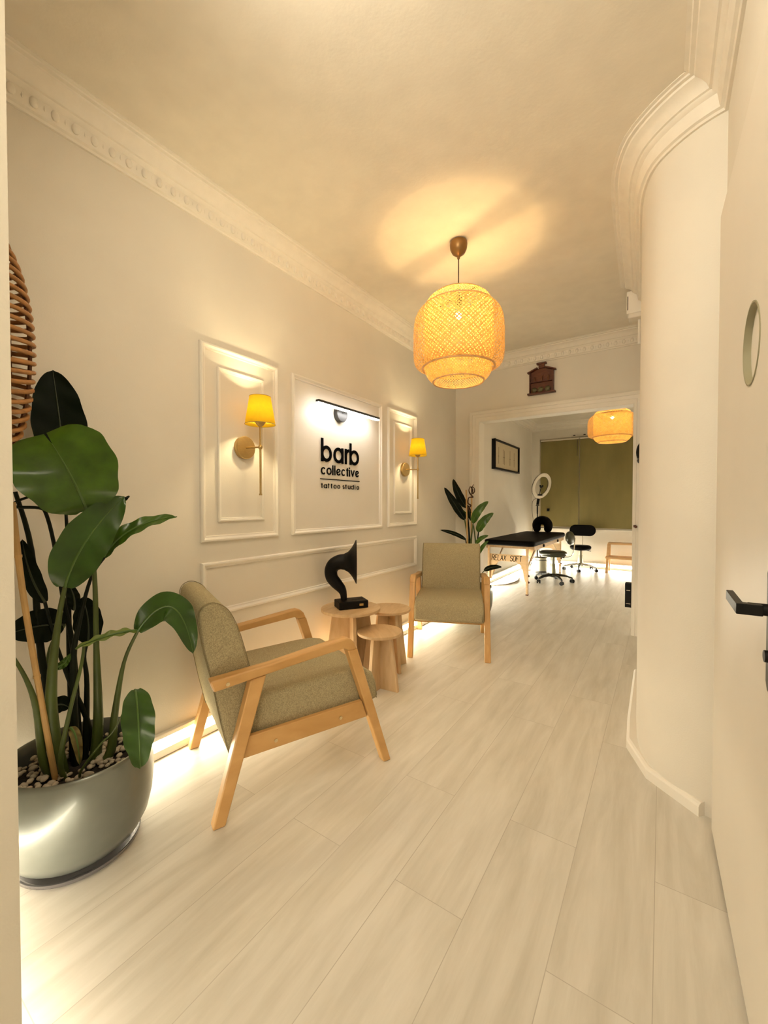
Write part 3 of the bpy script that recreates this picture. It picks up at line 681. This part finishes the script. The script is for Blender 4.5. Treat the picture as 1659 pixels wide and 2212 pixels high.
def pendant(label, loc, bar, bulbmat, dz=0., k=1.):
    t = thing('pendant_lamp', label, 'pendant lamp', loc, 0, 'woven bamboo pendant lamps')
    Z = lambda z: dz+k*z
    b = MB(); b.lathe([(0,.0),(.040,.0),(.048,-.006),(.050,-.02),(.047,-.045),(.036,-.068),(.018,-.082),(.009,-.088),(.008,-.10),(0,-.10)], n=36); b.build('ceiling_cup', M['bronze'], t)
    b = MB(); b.tube([(0,0,-.098),(0,0,Z(-.34))], .0035, 8); b.build('cord', M['cord'], t)
    b = MB(); d = Vector((*bar,0)).normalized()
    b.tube([d*-.142+Vector((0,0,Z(-.318))), Vector((0,0,Z(-.322))), d*.142+Vector((0,0,Z(-.318)))], .0105, 8)
    b.tube([(0,0,Z(-.315)),(0,0,Z(-.395))], .019, 16); b.build('lamp_holder', M['cord'], t)
    ZP = lambda P: [(r,Z(z)) for r,z in P]
    b = MB(); weave(b,ZP([(.142,-.315),(.172,-.335),(.190,-.365),(.196,-.42),(.196,-.52),(.196,-.62),(.194,-.70),(.188,-.745),(.170,-.778),(.145,-.800)]), 72, 2.6, .0058, 26)
    inner = b.build('inner_shade', M['bamboo'], t, smooth=80)
    for r,z,w in ((.142,-.315,.004),(.145,-.801,.0045)):
        b = MB(); ring_(b,r,Z(z),w); b.build('shade_rim', M['bamboo_rim'], inner)
    b = MB(); weave(b,ZP([(.204,-.385),(.228,-.405),(.247,-.440),(.256,-.50),(.257,-.58),(.257,-.65),(.251,-.69),(.236,-.712),(.206,-.722)]), 66, 1.6, .0072, 22)
    outer = b.build('outer_shade', M['bamboo'], t, smooth=80)
    for r,z,w in ((.204,-.384,.004),(.204,-.723,.006)):
        b = MB(); ring_(b,r,Z(z),w); b.build('shade_rim', M['bamboo_rim'], outer)
    b = MB(); b.ball((0,0,Z(-.424)), .018, 12, (1,1,1.1)); b.build('bulb', bulbmat, t)
    return t
pendant('woven bamboo pendant lamp hanging above the passage, the nearer of two', (.902,2.222,CEIL), (.927,-.295), M['filament'])
pendant('woven bamboo pendant lamp in the far room, cut off by the doorway head', (1.397,5.46,CEIL), (.8,.6), M['filament'], -.185, .75)

# ------------------------------------------------------------------ rattan pendant at the left edge
RC = Vector((.160,.347,1.634)); t = thing('rattan_pendant_lamp','tall oval rattan lantern hanging at the left edge above the plant','pendant lamp',(RC.x,RC.y,CEIL))
b = MB(); b.lathe([(0,0),(.045,0),(.045,-.02),(0,-.03)], n=24); b.build('ceiling_cup', M['bronze'], t)
b = MB(); b.tube([(0,0,-.02),(0,0,RC.z+.35-CEIL)], .004, 8); b.build('cord', M['cord'], t)
toC = Vector((1.886-RC.x, -RC.y, 0)).normalized(); side = Vector((-toC.y,toC.x,0))
b = MB()
for i in range(27):
    u_ = -1+2*(i+.5)/27; rr_ = .140*sqrt(max(.02,1-u_*u_))*.965; zc = RC.z-CEIL+u_*.385
    tilt = radians(-7+15*u_)   # hoops fan open like a bud
    pts = []
    for k in range(40):
        a = 2*pi*k/40; f = toC*cos(a)*rr_; s_ = side*sin(a)*rr_
        pts.append(f*cos(tilt)+s_+Vector((0,0,zc+rr_*cos(a)*sin(tilt)*1.6)))
    b.tube(pts, .0072, 8, closed=True)
b.build('rattan_hoops', M['rattan'], t, smooth=60)
b = MB()
for k in range(6):
    a = radians(20+60*k); pts = []
    for i in range(21):
        u_ = -1+2*i/20; r_ = .126*sqrt(max(0.004,1-u_*u_)); pts.append(toC*cos(a)*r_+side*sin(a)*r_+Vector((0,0,RC.z-CEIL+u_*.385)))
    b.tube(pts, .006, 6)
b.build('rattan_rib', M['rattan_dark'], t)

# ------------------------------------------------------------------ plants
def leaf_part(t, pos, base, ctrl, tip, hw, k, roll, nl=44, nw=10):
    B,C_,T_ = Vector(base),Vector(ctrl),Vector(tip)
    toC = Vector((1.886,0,1.15))-(pos+(B+T_)/2); toC.normalize()
    b = MB(); rows = []; rib = []
    for i in range(nl+1):
        s = i/nl; p = B*(1-s)**2+C_*(2*s*(1-s))+T_*s*s; d = ((C_-B)*(1-s)+(T_-C_)*s).normalized()
        sd = d.cross(toC); 
        if sd.length < .15: sd = d.cross(Vector((0,0,1)))
        sd.normalize(); nr = sd.cross(d)
        if roll: 
            R_ = Matrix.Rotation(radians(roll*2),3,d); sd = R_@sd; nr = R_@nr
        w = hw*max(.02,(min(1,(s+.02)*1.02)**.5)*((1-s)**.62)*1.62)
        if hw > .15: w = hw*1.02*max(.02,(min(1,(s+.015)*1.02)**.42)*((1-s**3.2)**.5))
        w *= 1+.025*sin(s*23+hw*90)
        row = []
        for j in range(nw+1):
            a = -1+2*j/nw
            fold = abs(a)**1.5*w*.22 + .004*sin(s*26+a*3)*abs(a) + .0011*sin(s*95-abs(a)*14)*(1-.4*abs(a))*min(1,hw/.06)
            lobe = d*(.34*hw*abs(a)**1.6*s**2) if hw > .15 else Vector((0,0,0))
            row.append(p+sd*(a*w)+nr*fold+lobe)
        rows.append(row); rib.append(p+nr*.0012)
    vs = [v for r in rows for v in r]; m = nw+1
    b.add(vs,[(i*m+j,(i+1)*m+j,(i+1)*m+j+1,i*m+j+1) for i in range(nl) for j in range(nw)])
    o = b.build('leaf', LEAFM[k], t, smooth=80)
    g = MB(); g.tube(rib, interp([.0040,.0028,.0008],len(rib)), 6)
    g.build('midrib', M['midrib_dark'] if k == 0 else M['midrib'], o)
    return o
def plant(name, label, loc, leaves, stems, group):
    t = thing(name, label, 'plant', loc, 0, group); pos = Vector(loc)
    for bs,c,tp,w,k,r in leaves: leaf_part(t,pos,bs,c,tp,w,k,r)
    for pts,r,k in stems:
        p = [Vector(q) for q in pts]
        # root every stalk inside the pot, just under the soil
        rt = Vector((p[0].x*.62,p[0].y*.62,.255)); 
        if Vector((rt.x,rt.y)).length > .13: rt *= 1; v_ = Vector((rt.x,rt.y)).normalized()*.13; rt.x,rt.y = v_
        p = [rt]+([p[0]] if p[0].z > .30 else [])+p[1:]; rr_ = [r[0]]+([r[0]] if p[1].z == Vector(pts[0]).z else [])+list(r[1:])
        sp_ = smooth_pts(p,5); b = MB(); b.tube(sp_, interp(rr_,len(sp_)), 10); b.build('stem', M['stem'] if k else M['stem_dark'], t, smooth=60)
    return t
def pot_parts(t, k=1.):
    b = MB(); b.lathe([(0,.020),(.125,.020),(.150,.026),(.176,.048),(.198,.090),(.211,.145),(.217,.21),(.216,.27),(.208,.322),(.204,.332),(.198,.334),(.194,.328),(.196,.29),(.192,.24),(0,.24)], n=64)
    p = b.build('pot', M['pot'], t, smooth=60)
    b = MB(); b.lathe([(0,.272),(.08,.274),(.150,.268),(.1925,.262)], n=40); b.build('soil', M['soil'], t)
def saucer(label, x, y):
    b = MB(); b.lathe([(0,.004),(.150,.004),(.166,.014),(.170,.022),(.174,.022),(.172,.010),(.158,.0),(0,.0)][::-1], n=56)
    return tag(b.build('plant_saucer', M['saucer'], loc=(x,y,0), smooth=50), label, 'saucer', 'saucers under the plant pots')
PP = (.275,.560,0.)
pl = plant('potted_plant','large broad-leaved plant in a grey-green glazed pot at the left edge', PP, PLANT_LEAVES, PLANT_STEMS, 'potted broad-leaved plants')
pot_parts(pl)
b = MB(); sp_ = smooth_pts([PLANT_STAKE[0],PLANT_STAKE[1],(PLANT_STAKE[2][0]*.7,PLANT_STAKE[2][1]*.7,.26)],8); b.tube(sp_, .0085, 10)
for i in (5,11): b.tube([sp_[i]-Vector((0,0,.004)),sp_[i]+Vector((0,0,.004))], .0102, 10)
b.build('bamboo_stake', M['cane'], pl)
saucer('grey saucer under the large pot at the left edge', PP[0], PP[1])
# loose pebbles on the soil
b = MB(); rnd = random.Random(3); cnt = 0
while cnt < 210:
    a = rnd.uniform(0,2*pi); r_ = rnd.uniform(.05,.178); x,y = r_*cos(a), r_*sin(a)
    s_ = rnd.uniform(.006,.0125)
    R_ = Matrix.Rotation(rnd.uniform(0,6),3,'Z') @ Matrix.Rotation(rnd.uniform(-.5,.5),3,'X')
    b.ball((x,y,.279+rnd.uniform(0,.012)), s_, 8, (1.25,.9,.7), R_); cnt += 1
b.build('pebbles', M['pebble'], pl, smooth=80)['kind'] = 'stuff'
FP = (.29,3.93,0.)
pl2 = plant('potted_plant','smaller broad-leaved plant in a grey pot behind the far armchair', FP, FAR_LEAVES, FAR_STEMS, 'potted broad-leaved plants')
pot_parts(pl2)
for p0,p1 in FAR_STAKES:
    b = MB(); b.tube([p0,(p1[0]*.7,p1[1]*.7,.26)], .008, 8); b.build('bamboo_stake', M['cane'], pl2)
b = MB(); sp_ = smooth_pts(FAR_CURL,4); b.tube(sp_, interp([.006,.009,.006,.008,.003],len(sp_)), 6); sp_ = smooth_pts(FAR_CURL2,4); b.tube(sp_, interp([.004,.008,.004,.008,.003],len(sp_)), 6)
b.build('dried_leaf', M['dry'], pl2)
saucer('grey saucer under the pot behind the far armchair', FP[0], FP[1])
# ------------------------------------------------------------------ wall plaque over the doorway
t = thing('wall_plaque','small red-brown wooden house-shaped wall shelf above the doorway','wall shelf',(.906,4.2,2.232))
b = MB(); b.prism([(-.108,0),(.108,0),(.108,.205),(.02,.245),(-.02,.245),(-.108,.205)], lambda a,z,d:(a,-d,z), 0, .006); b.build('backboard', M['redwood_lit'], t, bevel=.001)
MB().box(-.130,.130,-.048,0,-.012,.004).build('base_shelf', M['redwood'], t, bevel=.003)
MB().box(-.104,.104,-.036,-.006,.104,.112).build('middle_shelf', M['redwood'], t, bevel=.001)
for s in (-1,1): 
    MB().box(s*.108-.005,s*.108+.005,-.038,-.0,.004,.205).build('side_panel', M['redwood'], t, bevel=.001)
    MB().bar((s*.036,-.022,.242),(s*.132,-.022,.204),.044,.012).build('roof', M['redwood'], t, bevel=.002)
b = MB(); b.box(-.027,.027,-.030,0,.238,.275); b.build('ridge_block', M['redwood_lit'], t)
MB().box(-.046,.046,-.042,0,.273,.287).build('ridge_cap', M['redwood'], t, bevel=.004)
for x in (-.070,-.010,.056):
    b = MB(); b.lathe([(0,.012),(.012,.011),(.020,.006),(.027,.0),(.024,-.003),(0,-.003)][::-1], (x,-.022,.033), (0,-1,.12), 24); b.build('round_dish', M['dish'], t)
for x,h in ((-.066,.050),(.002,.064),(.062,.052)):
    b = MB(); b.lathe([(0,0),(.010,0),(.006,.012),(.008,.026),(.004,.036),(.007,.044),(.0,.052)], (x,-.022,.112), n=12); b.tube([(x,-.022,.112+h*.5),(x+.012,-.022,.112+h*.9)], .003, 6)
    b.build('turned_figure', M['rattan_dark'], t)

# ------------------------------------------------------------------ small things at the doorway
t = thing('wall_box','white plastic box with a narrow dark slot high on the curved wall','alarm box',(1.712,3.385,2.440))
b = MB(); b.box(-.045,.048,-.05,.05,.03,.185); b.build('case', M['trim'], t, bevel=.006)
b = MB(); b.box(-.036,.048,-.045,.045,0,.034); b.build('lower_case', M['door'], t, bevel=.008)
b = MB(); b.box(-.0395,-.0345,-.0508,-.049,.055,.150); b.build('slot', M['cord'], t)
b = MB(); b.tube([(.030,.015,-.17),(.030,.015,.005)], .009, 10); b.build('conduit', M['trim'], t)
t = thing('wall_ornament','dark almond-shaped ornament on the wall edge right of the doorway','ornament',(1.750,4.06,1.585))
b = MB(); b.ball((0,0,0), .09, 20, (.55,.35,1.0)); b.build('carved_body', M['black'], t)
b = MB(); b.ball((-.012,-.012,-.070), .03, 12, (1,.8,1)); b.build('lower_boss', M['greyiron'], t)
t = thing('door_latch','tiny brown latch on the doorway casing near waist height','latch',(1.700,4.178,.955))
b = MB(); b.lathe([(0,0),(.012,0),(.010,.010),(.012,.018),(.006,.024),(0,.024)], (0,0,0), (0,-1,0), 14); b.build('knob', M['redwood'], t)
b = MB(); b.box(-.018,.0,-.006,0,-.006,.014); b.build('keeper', M['redwood'], t)
t = thing('doorway_device','black upright box with pale marks fixed low inside the doorway','device',(1.646,4.27,.232))
b = MB(); b.box(-.026,.026,-.04,.04,0,.215); b.build('case', M['black'], t, bevel=.004)
for z0,w,h in ((.150,.028,.006),(.032,.034,.004)):
    b = MB(); b.box(-w/2,w/2,-.0412,-.0395,z0,z0+h); b.build('pale_mark', M['rail'], t, smooth=0)

# ------------------------------------------------------------------ framed print in the far room
t = thing('framed_print','black framed line drawing on the far room left wall','picture',(-.2,6.545,1.895))
W2,H2 = .625,.222
b = MB()
for a in ((-W2,W2,-H2,-H2+.026),(-W2,W2,H2-.026,H2),(-W2,-W2+.03,-H2,H2),(W2-.03,W2,-H2,H2)): b.box(0,.055,*a)
b.build('frame', M['black'], t, bevel=.002)
MB().box(.002,.030,-W2+.02,W2-.02,-H2+.02,H2-.02).build('print', M['paper'], t, smooth=0)
for i,y in enumerate((-.40,-.18,-.13,.16,.38)):
    b = MB(); b.box(.0302,.0310,y-.006,y+.006,-.13+.01*(i%2),.12-.015*(i%3)); b.box(.0302,.0310,y-.018,y+.018,-.02,-.012)
    b.build('drawn_figure', M['ink'], t, smooth=0)

# ------------------------------------------------------------------ massage table
TX,TY = .240,5.28; t = thing('massage_table','folding massage table with black padded top and pale plywood legs','massage table',(TX,TY,0))
LEN = 2.05; HWX = .330
def rrect(hx,y0,y1,r,n=8):
    P = []
    for cx,cy,a0 in ((hx-r,y0+r,-90),(hx-r,y1-r,0),(-hx+r,y1-r,90),(-hx+r,y0+r,180)):
        P += [(cx+r*cos(radians(a0+90*i/n)), cy+r*sin(radians(a0+90*i/n))) for i in range(n+1)]
    return P
MB().prism(rrect(HWX,0,LEN,.085), lambda a,c,d:(a,c,d), .612, .684).build('padded_top', M['leather'], t, bevel=.026, seg=5, smooth=50)
b = MB()
for s in (-1,1): b.box(s*.308-.008,s*.308+.008,.09,LEN-.09,.562,.614)
b.build('apron', M['tablewood'], t, bevel=.002)
b = MB(); b.box(-.300,.300,.10,.116,.575,.614); b.box(-.300,.300,LEN-.116,LEN-.10,.575,.614); b.build('end_rail', M['tablewood'], t)
for y in (.55,1.45): 
    b = MB(); b.lathe([(0,0),(.020,0),(.020,.012),(.014,.020),(0,.020)], (.316,y,.590), (1,0,0), 16); b.build('knob', M['black'], t)
LX = .248
for yb in (.012,LEN-.012):
    sgn = 1 if yb < 1 else -1
    for s in (-1,1):
        lg = MB().box(s*LX-.013,s*LX+.013,yb-.016,yb+.016,.012,.600).build('leg', M['plywood'], t, bevel=.002)
        MB().box(s*LX-.015,s*LX+.015,yb-.018,yb+.018,0,.014).build('foot_cap', M['redwood'], lg, bevel=.002)
        for z in (.165,.245):
            b = MB(); b.lathe([(0,0),(.012,0),(.014,.008),(.008,.016),(0,.018)], (s*(LX+.013),yb,z), (s,0,0), 12); b.build('knob', M['redwood'], lg)
        b = MB(); b.bar((s*(LX-.02),yb+sgn*.02,.30 if s>0 else .17),(s*(LX-.02),yb+sgn*.60,.600),.016,.026); b.build('brace', M['plywood'], t, bevel=.002)
    half = [(.255,.165),(.222,.165),(.205,.215),(.190,.300),(.165,.360),(.125,.398),(.085,.410)]
    out = [(-.255,.498),(.255,.498)]+half+[(-a,z) for a,z in half[::-1]]
    bd = MB().prism(out, lambda a,z,d:(a,yb-sgn*.018+sgn*.030+sgn*d,z), 0, .010).build('end_board', M['plywood'], t, bevel=.001)
    if sgn > 0:
        T2 = lambda a,z,d:(a-TX+.0, yb+.012-d, z)
        b = MB(); wS = .0075
        sl = lambda x,z: (x+(z-.415)*.13, z)
        def st(*pp): ribbon(b,[sl(x,z) for x,z in pp],wS,T2,.0006)
        z0,z1,zm = .417,.484,.452
        def xs(i,x0,st_): return x0+i*st_
        for i,ch in enumerate('RELAX'):
            x = .026+i*.0385; w = .029
            if ch in 'REL': st((x,z0),(x,z1))
            if ch == 'R': st((x,z1),(x+w*.7,z1),(x+w,z1-.010),(x+w,zm+.010),(x+w*.7,zm),(x,zm)); st((x+w*.5,zm),(x+w,z0))
            if ch == 'E': st((x,z1),(x+w,z1)); st((x,zm),(x+w*.8,zm)); st((x,z0),(x+w,z0))
            if ch == 'L': st((x,z0),(x+w,z0))
            if ch == 'A': st((x,z0),(x+w/2,z1)); st((x+w,z0),(x+w/2,z1)); st((x+w*.2,zm-.012),(x+w*.8,zm-.012))
            if ch == 'X': st((x,z0),(x+w,z1)); st((x+w,z0),(x,z1))
        for i,ch in enumerate('SOFT'):
            x = .266+i*.0385; w = .029
            if ch == 'S': st((x+w,z1-.012),(x+w*.7,z1),(x+w*.3,z1),(x,z1-.012),(x,zm+.008),(x+w,zm-.006),(x+w,z0+.010),(x+w*.7,z0),(x+w*.3,z0),(x,z0+.012))
            if ch == 'O': st((x+w*.3,z1),(x+w*.7,z1),(x+w,z1-.012),(x+w,z0+.012),(x+w*.7,z0),(x+w*.3,z0),(x,z0+.012),(x,z1-.012),(x+w*.3,z1),(x+w*.4,z1))
            if ch == 'F': st((x,z0),(x,z1)); st((x,z1),(x+w,z1)); st((x,zm),(x+w*.8,zm))
            if ch == 'T': st((x,z1),(x+w,z1)); st((x+w/2,z0),(x+w/2,z1))
        b.build('lettering', M['sign'], bd, smooth=0)['label'] = 'words RELAX SOFT in dark capitals'
# U-shaped cushion standing on the table
b = MB(); pts = [(-.092,0,.066),(-.098,0,.10),(-.092,.0,.145),(-.058,0,.185),(0,0,.200),(.058,0,.185),(.092,0,.145),(.098,0,.10),(.092,0,.066)]
sp_ = smooth_pts(pts,6); b.tube(sp_, interp([.060,.068,.070,.072,.074,.072,.070,.068,.060],len(sp_)), 18)
for s in (-1,1): b.ball((s*.092,0,.062), .061, 16, (1,1,1.0))
tag(b.build('neck_cushion', M['leather'], loc=(.250,7.10,.684), rz=radians(-10), smooth=80), 'black U-shaped cushion standing on the massage table', 'cushion')

# ------------------------------------------------------------------ wheeled stools
def stool(label, c, rz, seat_r, seat_h, metal, seatm, post, arm0):
    t = thing('wheeled_stool', label, 'stool', (*c,0), rz, 'wheeled stools in the far room')
    b = MB(); b.lathe([(0,seat_h-.078),(seat_r*.80,seat_h-.078),(seat_r*.97,seat_h-.058),(seat_r,seat_h-.030),(seat_r*.97,seat_h-.012),(seat_r*.85,seat_h),(0,seat_h+.004)], n=40); b.build('seat', seatm, t, smooth=60)
    b = MB(); b.tube([(0,0,.10),(0,0,.27)], [.046,.036], 18); b.tube([(0,0,.26),(0,0,seat_h-.09)], .030, 16); b.tube([(0,0,seat_h-.10),(0,0,seat_h-.06)],[.02,.055], 16); b.build('gas_column', M['silver'], t)
    b = MB(); b.tube([(.04,-.02,seat_h-.075),(.17,-.06,seat_h-.085)], .006, 8); b.build('height_lever', M['black'], t)
    b = MB(); b.lathe([(0,.075),(.048,.075),(.050,.13),(.030,.135),(0,.135)], n=20)
    R_ = .265
    for k in range(5):
        a = arm0+2*pi*k/5
        P0 = Vector((cos(a)*.03,sin(a)*.03,.112)); Pm = Vector((cos(a)*.17,sin(a)*.17,.100)); P1 = Vector((cos(a)*R_,sin(a)*R_,.070))
        b.bar(P0,Pm,.050,.036,w2=.040,h2=.028); b.bar(Pm,P1,.040,.028,w2=.026,h2=.020)
    b.build('star_base', metal, t, bevel=.004)
    for k in range(5):
        a = arm0+2*pi*k/5; p = Vector((cos(a)*R_,sin(a)*R_,0)); q = Vector((-sin(a+.7),cos(a+.7),0)); b = MB()
        for s in (-1,1): b.tube([p+q*(s*.008)+Vector((0,0,.0255)), p+q*(s*.024)+Vector((0,0,.0255))], .0255, 16)
        b.tube([p+Vector((0,0,.02)),p+Vector((0,0,.075))], .007, 8); b.bar(p+q*-.02+Vector((0,0,.045)),p+q*.02+Vector((0,0,.045)),.03,.014)
        b.build('caster', M['black'], t)
    b = MB(); sp_ = smooth_pts(post,6); vs = []; 
    for p in sp_: pass
    for i in range(len(sp_)-1): b.bar(sp_[i],sp_[i+1],.040,.008,up=(0,0,1) if abs((sp_[i+1]-sp_[i]).normalized().z)<.7 else (1,0,0))
    b.build('back_post', M['chrome'], t)
    return t
s1 = stool('nearer wheeled stool with round olive-black seat and black star base, backrest edge-on', (.560,6.420), 0, .190, .462, M['stool_base'], M['olive_pad'],
      [(.06,0,.388),(.20,0,.385),(.262,0,.42),(.285,0,.52),(.300,0,.66)], radians(20))
b = MB(); R_ = Matrix.Rotation(radians(-8),3,'Y'); b.ball((.232,0,.662), .165, 20, (.36,1.0,.60), R_); b.build('backrest', M['olive_pad'], s1, smooth=80)
s2 = stool('farther wheeled stool with wide black backrest and chrome star base', (.720,7.830), 0, .170, .435, M['chrome'], M['leather'],
      [(0,.05,.372),(0,.17,.372),(0,.222,.41),(0,.23,.52),(0,.235,.68)], radians(-15))
b = MB(); b.prism([(.115+.098*cos(radians(a)),.098*sin(radians(a))) for a in range(-90,91,12)]+[(-.115-.098*cos(radians(a)),-.098*sin(radians(a))) for a in range(-90,91,12)], lambda a,z,d:(a,.175+d,.685+z), 0, .052)
b.build('backrest', M['leather'], s2, bevel=.014, seg=3, smooth=50)

# ------------------------------------------------------------------ ring light
t = thing('ring_light','white ring light with phone clip on a thin black stand','ring light',(.045,7.62,0))
RCn = Vector((.07,-.02,1.475)); rn = Vector((.86,-.43,-.27)).normalized()
b = MB(); b.lathe([(.166,.004),(.172,.016),(.226,.016),(.232,.004)][::1], RCn, rn, 48); b.build('diffuser', M['diffuser'], t, smooth=40)
b = MB(); b.lathe([(.232,.005),(.232,-.004),(.226,-.012),(.172,-.012),(.166,-.004),(.166,.005)], RCn, rn, 48); b.build('housing', M['black'], t, smooth=40)
u = Vector((0,0,1)); dwn = (-u+rn*u.dot(rn)).normalized(); pb = RCn+dwn*.236
b = MB(); b.bar(RCn+dwn*.166-rn*.0+rn.cross(dwn)*-.07, RCn+dwn*.166+rn.cross(dwn)*.07,.03,.030); b.tube([RCn+dwn*.16,RCn+dwn*.02], .006, 8); 
for s in (-1,1): b.tube([RCn+dwn*.03,RCn+dwn*-.005+rn.cross(dwn)*s*.035], .015, 8)
b.build('phone_clip', M['black'], t)
b = MB(); b.tube([(0,0,.06),(0,0,1.0)], .0095, 10); b.tube([(0,0,.98),(0,0,1.13)], .0125, 10); b.tube([(0,0,1.14),pb*.5+Vector((0,0,.58)),pb], .022, 10); b.lathe([(0,1.12),(.030,1.12),(.030,1.135),(0,1.135)], n=16)
b.build('pole', M['black'], t)
b = MB(); b.lathe([(0,.80),(.018,.80),(.018,.84),(0,.84)], n=14); b.bar((0,-.01,.82),(-.03,-.05,.82),.02,.02); b.build('clamp_knob', M['black'], t)
for k in range(3):
    a = radians(95+120*k); b = MB(); b.tube([(cos(a)*.012,sin(a)*.012,.42),(cos(a)*.13,sin(a)*.13,.012)], .007, 8); b.build('leg', M['black'], t)
b = MB(); b.tube(smooth_pts([tuple(RCn+dwn*.22-rn*.02+rn.cross(dwn)*.06),(-.06,-.06,1.22),(-.075,-.07,1.05),(-.06,-.06,.85),(-.07,-.07,.6),(-.06,-.06,.3),(-.08,-.1,.008)],6), .0035, 6); b.build('power_cord', M['greyiron'], t)

# ------------------------------------------------------------------ bin, step stool, cable
t = thing('waste_bin','small round metal bin under the far end of the massage table','bin',(.250,7.02,0))
b = MB(); b.lathe([(0,.003),(.080,.003),(.083,0),(.098,.27),(.102,.272),(.102,.280),(.096,.280),(.080,.008),(0,.008)], n=40); b.build('bucket', M['bin'], t)
b = MB(); b.lathe([(.0845,.018),(.087,.024),(.0865,.06),(.0865,.07)], n=40); b.lathe([(.0965,.235),(.0985,.24),(.0975,.25)], n=40); b.build('band', M['greyiron'], t)
t = thing('step_stool','two-step pale wooden step stool cut off by the right of the doorway','step stool',(1.345,7.90,0))
b = MB(); b.box(-.215,.215,-.02,.17,.470,.500); b.build('top_step', M['oakstool'], t, bevel=.005)
b = MB(); b.box(-.235,.235,-.17,.12,.245,.275); b.build('lower_step', M['oakstool'], t, bevel=.005)
for s in (-1,1):
    MB().bar((s*.215,-.15,.0),(s*.200,.01,.472),.030,.040,up=(1,0,0)).build('leg', M['oakstool'], t, bevel=.002)
    MB().bar((s*.215,.185,.0),(s*.200,.14,.472),.030,.040,up=(1,0,0)).build('leg', M['oakstool'], t, bevel=.002)
    MB().box(s*.205-.014,s*.205+.014,.0,.17,.430,.470).build('side_rail', M['oakstool'], t, bevel=.002)
b = MB(); b.tube(smooth_pts([(-.15,5.62,.006),(.02,5.78,.006),(.10,6.1,.006),(.06,6.45,.006),(-.08,6.7,.006),(-.165,6.95,.006)],6), .006, 6)
tag(b.build('floor_cable', M['cable']), 'thin pale cable lying on the floor under the massage table', 'cable')

# ------------------------------------------------------------------ added fill lights and the bulb lamps
def lamp(kind, name, loc, energy, col, **kw):
    d = bpy.data.lights.new(name, kind); d.energy = energy; d.color = col
    for k,v in kw.items(): setattr(d,k,v)
    o = bpy.data.objects.new(name,d); COL.objects.link(o); o.location = loc; return o
WARM = (1.,.89,.70)
lamp('POINT','hallway_fill',(1.55,-1.0,2.2),36,WARM,shadow_soft_size=.30)  # unseen fill light added behind the camera, not a fixture
h2 = lamp('AREA','entrance_fill',(1.30,.50,2.56),12.,WARM,shape='DISK',size=.5); h2.rotation_euler = (radians(61),0,0)  # added fill disk above the view to brighten the room, no real fitting
h3 = lamp('AREA','far_room_fill',(1.9,6.2,2.5),6,(1.,.90,.70),shape='DISK',size=.8)  # extra unseen fill added to lift the far room
# one lamp at each bulb
lamp('POINT','pendant_bulb_light',(.902,2.222,CEIL-.424),35.,(1.,.64,.27),shadow_soft_size=.022)
lamp('POINT','far_pendant_bulb_light',(1.397,5.46,CEIL-.185-.75*.424),24.,(1.,.66,.28),shadow_soft_size=.022)
for y_ in (1.428,3.105): lamp('POINT','wall_lamp_bulb_light',(.14,y_,1.455+.192),17.,(1.,.80,.46),shadow_soft_size=.019)
w = bpy.data.worlds.new('World'); SC.world = w; w.use_nodes = True
bg = w.node_tree.nodes['Background']; bg.inputs['Color'].default_value = (1.,.88,.70,1); bg.inputs['Strength'].default_value = .45

# ------------------------------------------------------------------ camera
cd = bpy.data.cameras.new('camera'); cam = bpy.data.objects.new('camera',cd); COL.objects.link(cam)
cam.location = (1.886,0,1.15); cam.rotation_euler = (radians(90-1.0823),0,radians(34.042))
cd.sensor_fit = 'HORIZONTAL'; cd.sensor_width = 36; cd.lens = 888.69*36/1659; cd.clip_start = .02
SC.camera = cam
SC.view_settings.view_transform = 'Standard'; SC.view_settings.look = 'None'
SC.view_settings.exposure = .44
SC.cycles.use_light_tree = False; SC.cycles.max_bounces = 7; SC.cycles.diffuse_bounces = 4; SC.cycles.glossy_bounces = 3; SC.cycles.transmission_bounces = 4; SC.cycles.transparent_max_bounces = 6
SC.cycles.use_adaptive_sampling = True; SC.cycles.adaptive_threshold = .08
SC.cycles.sample_clamp_indirect = 6.
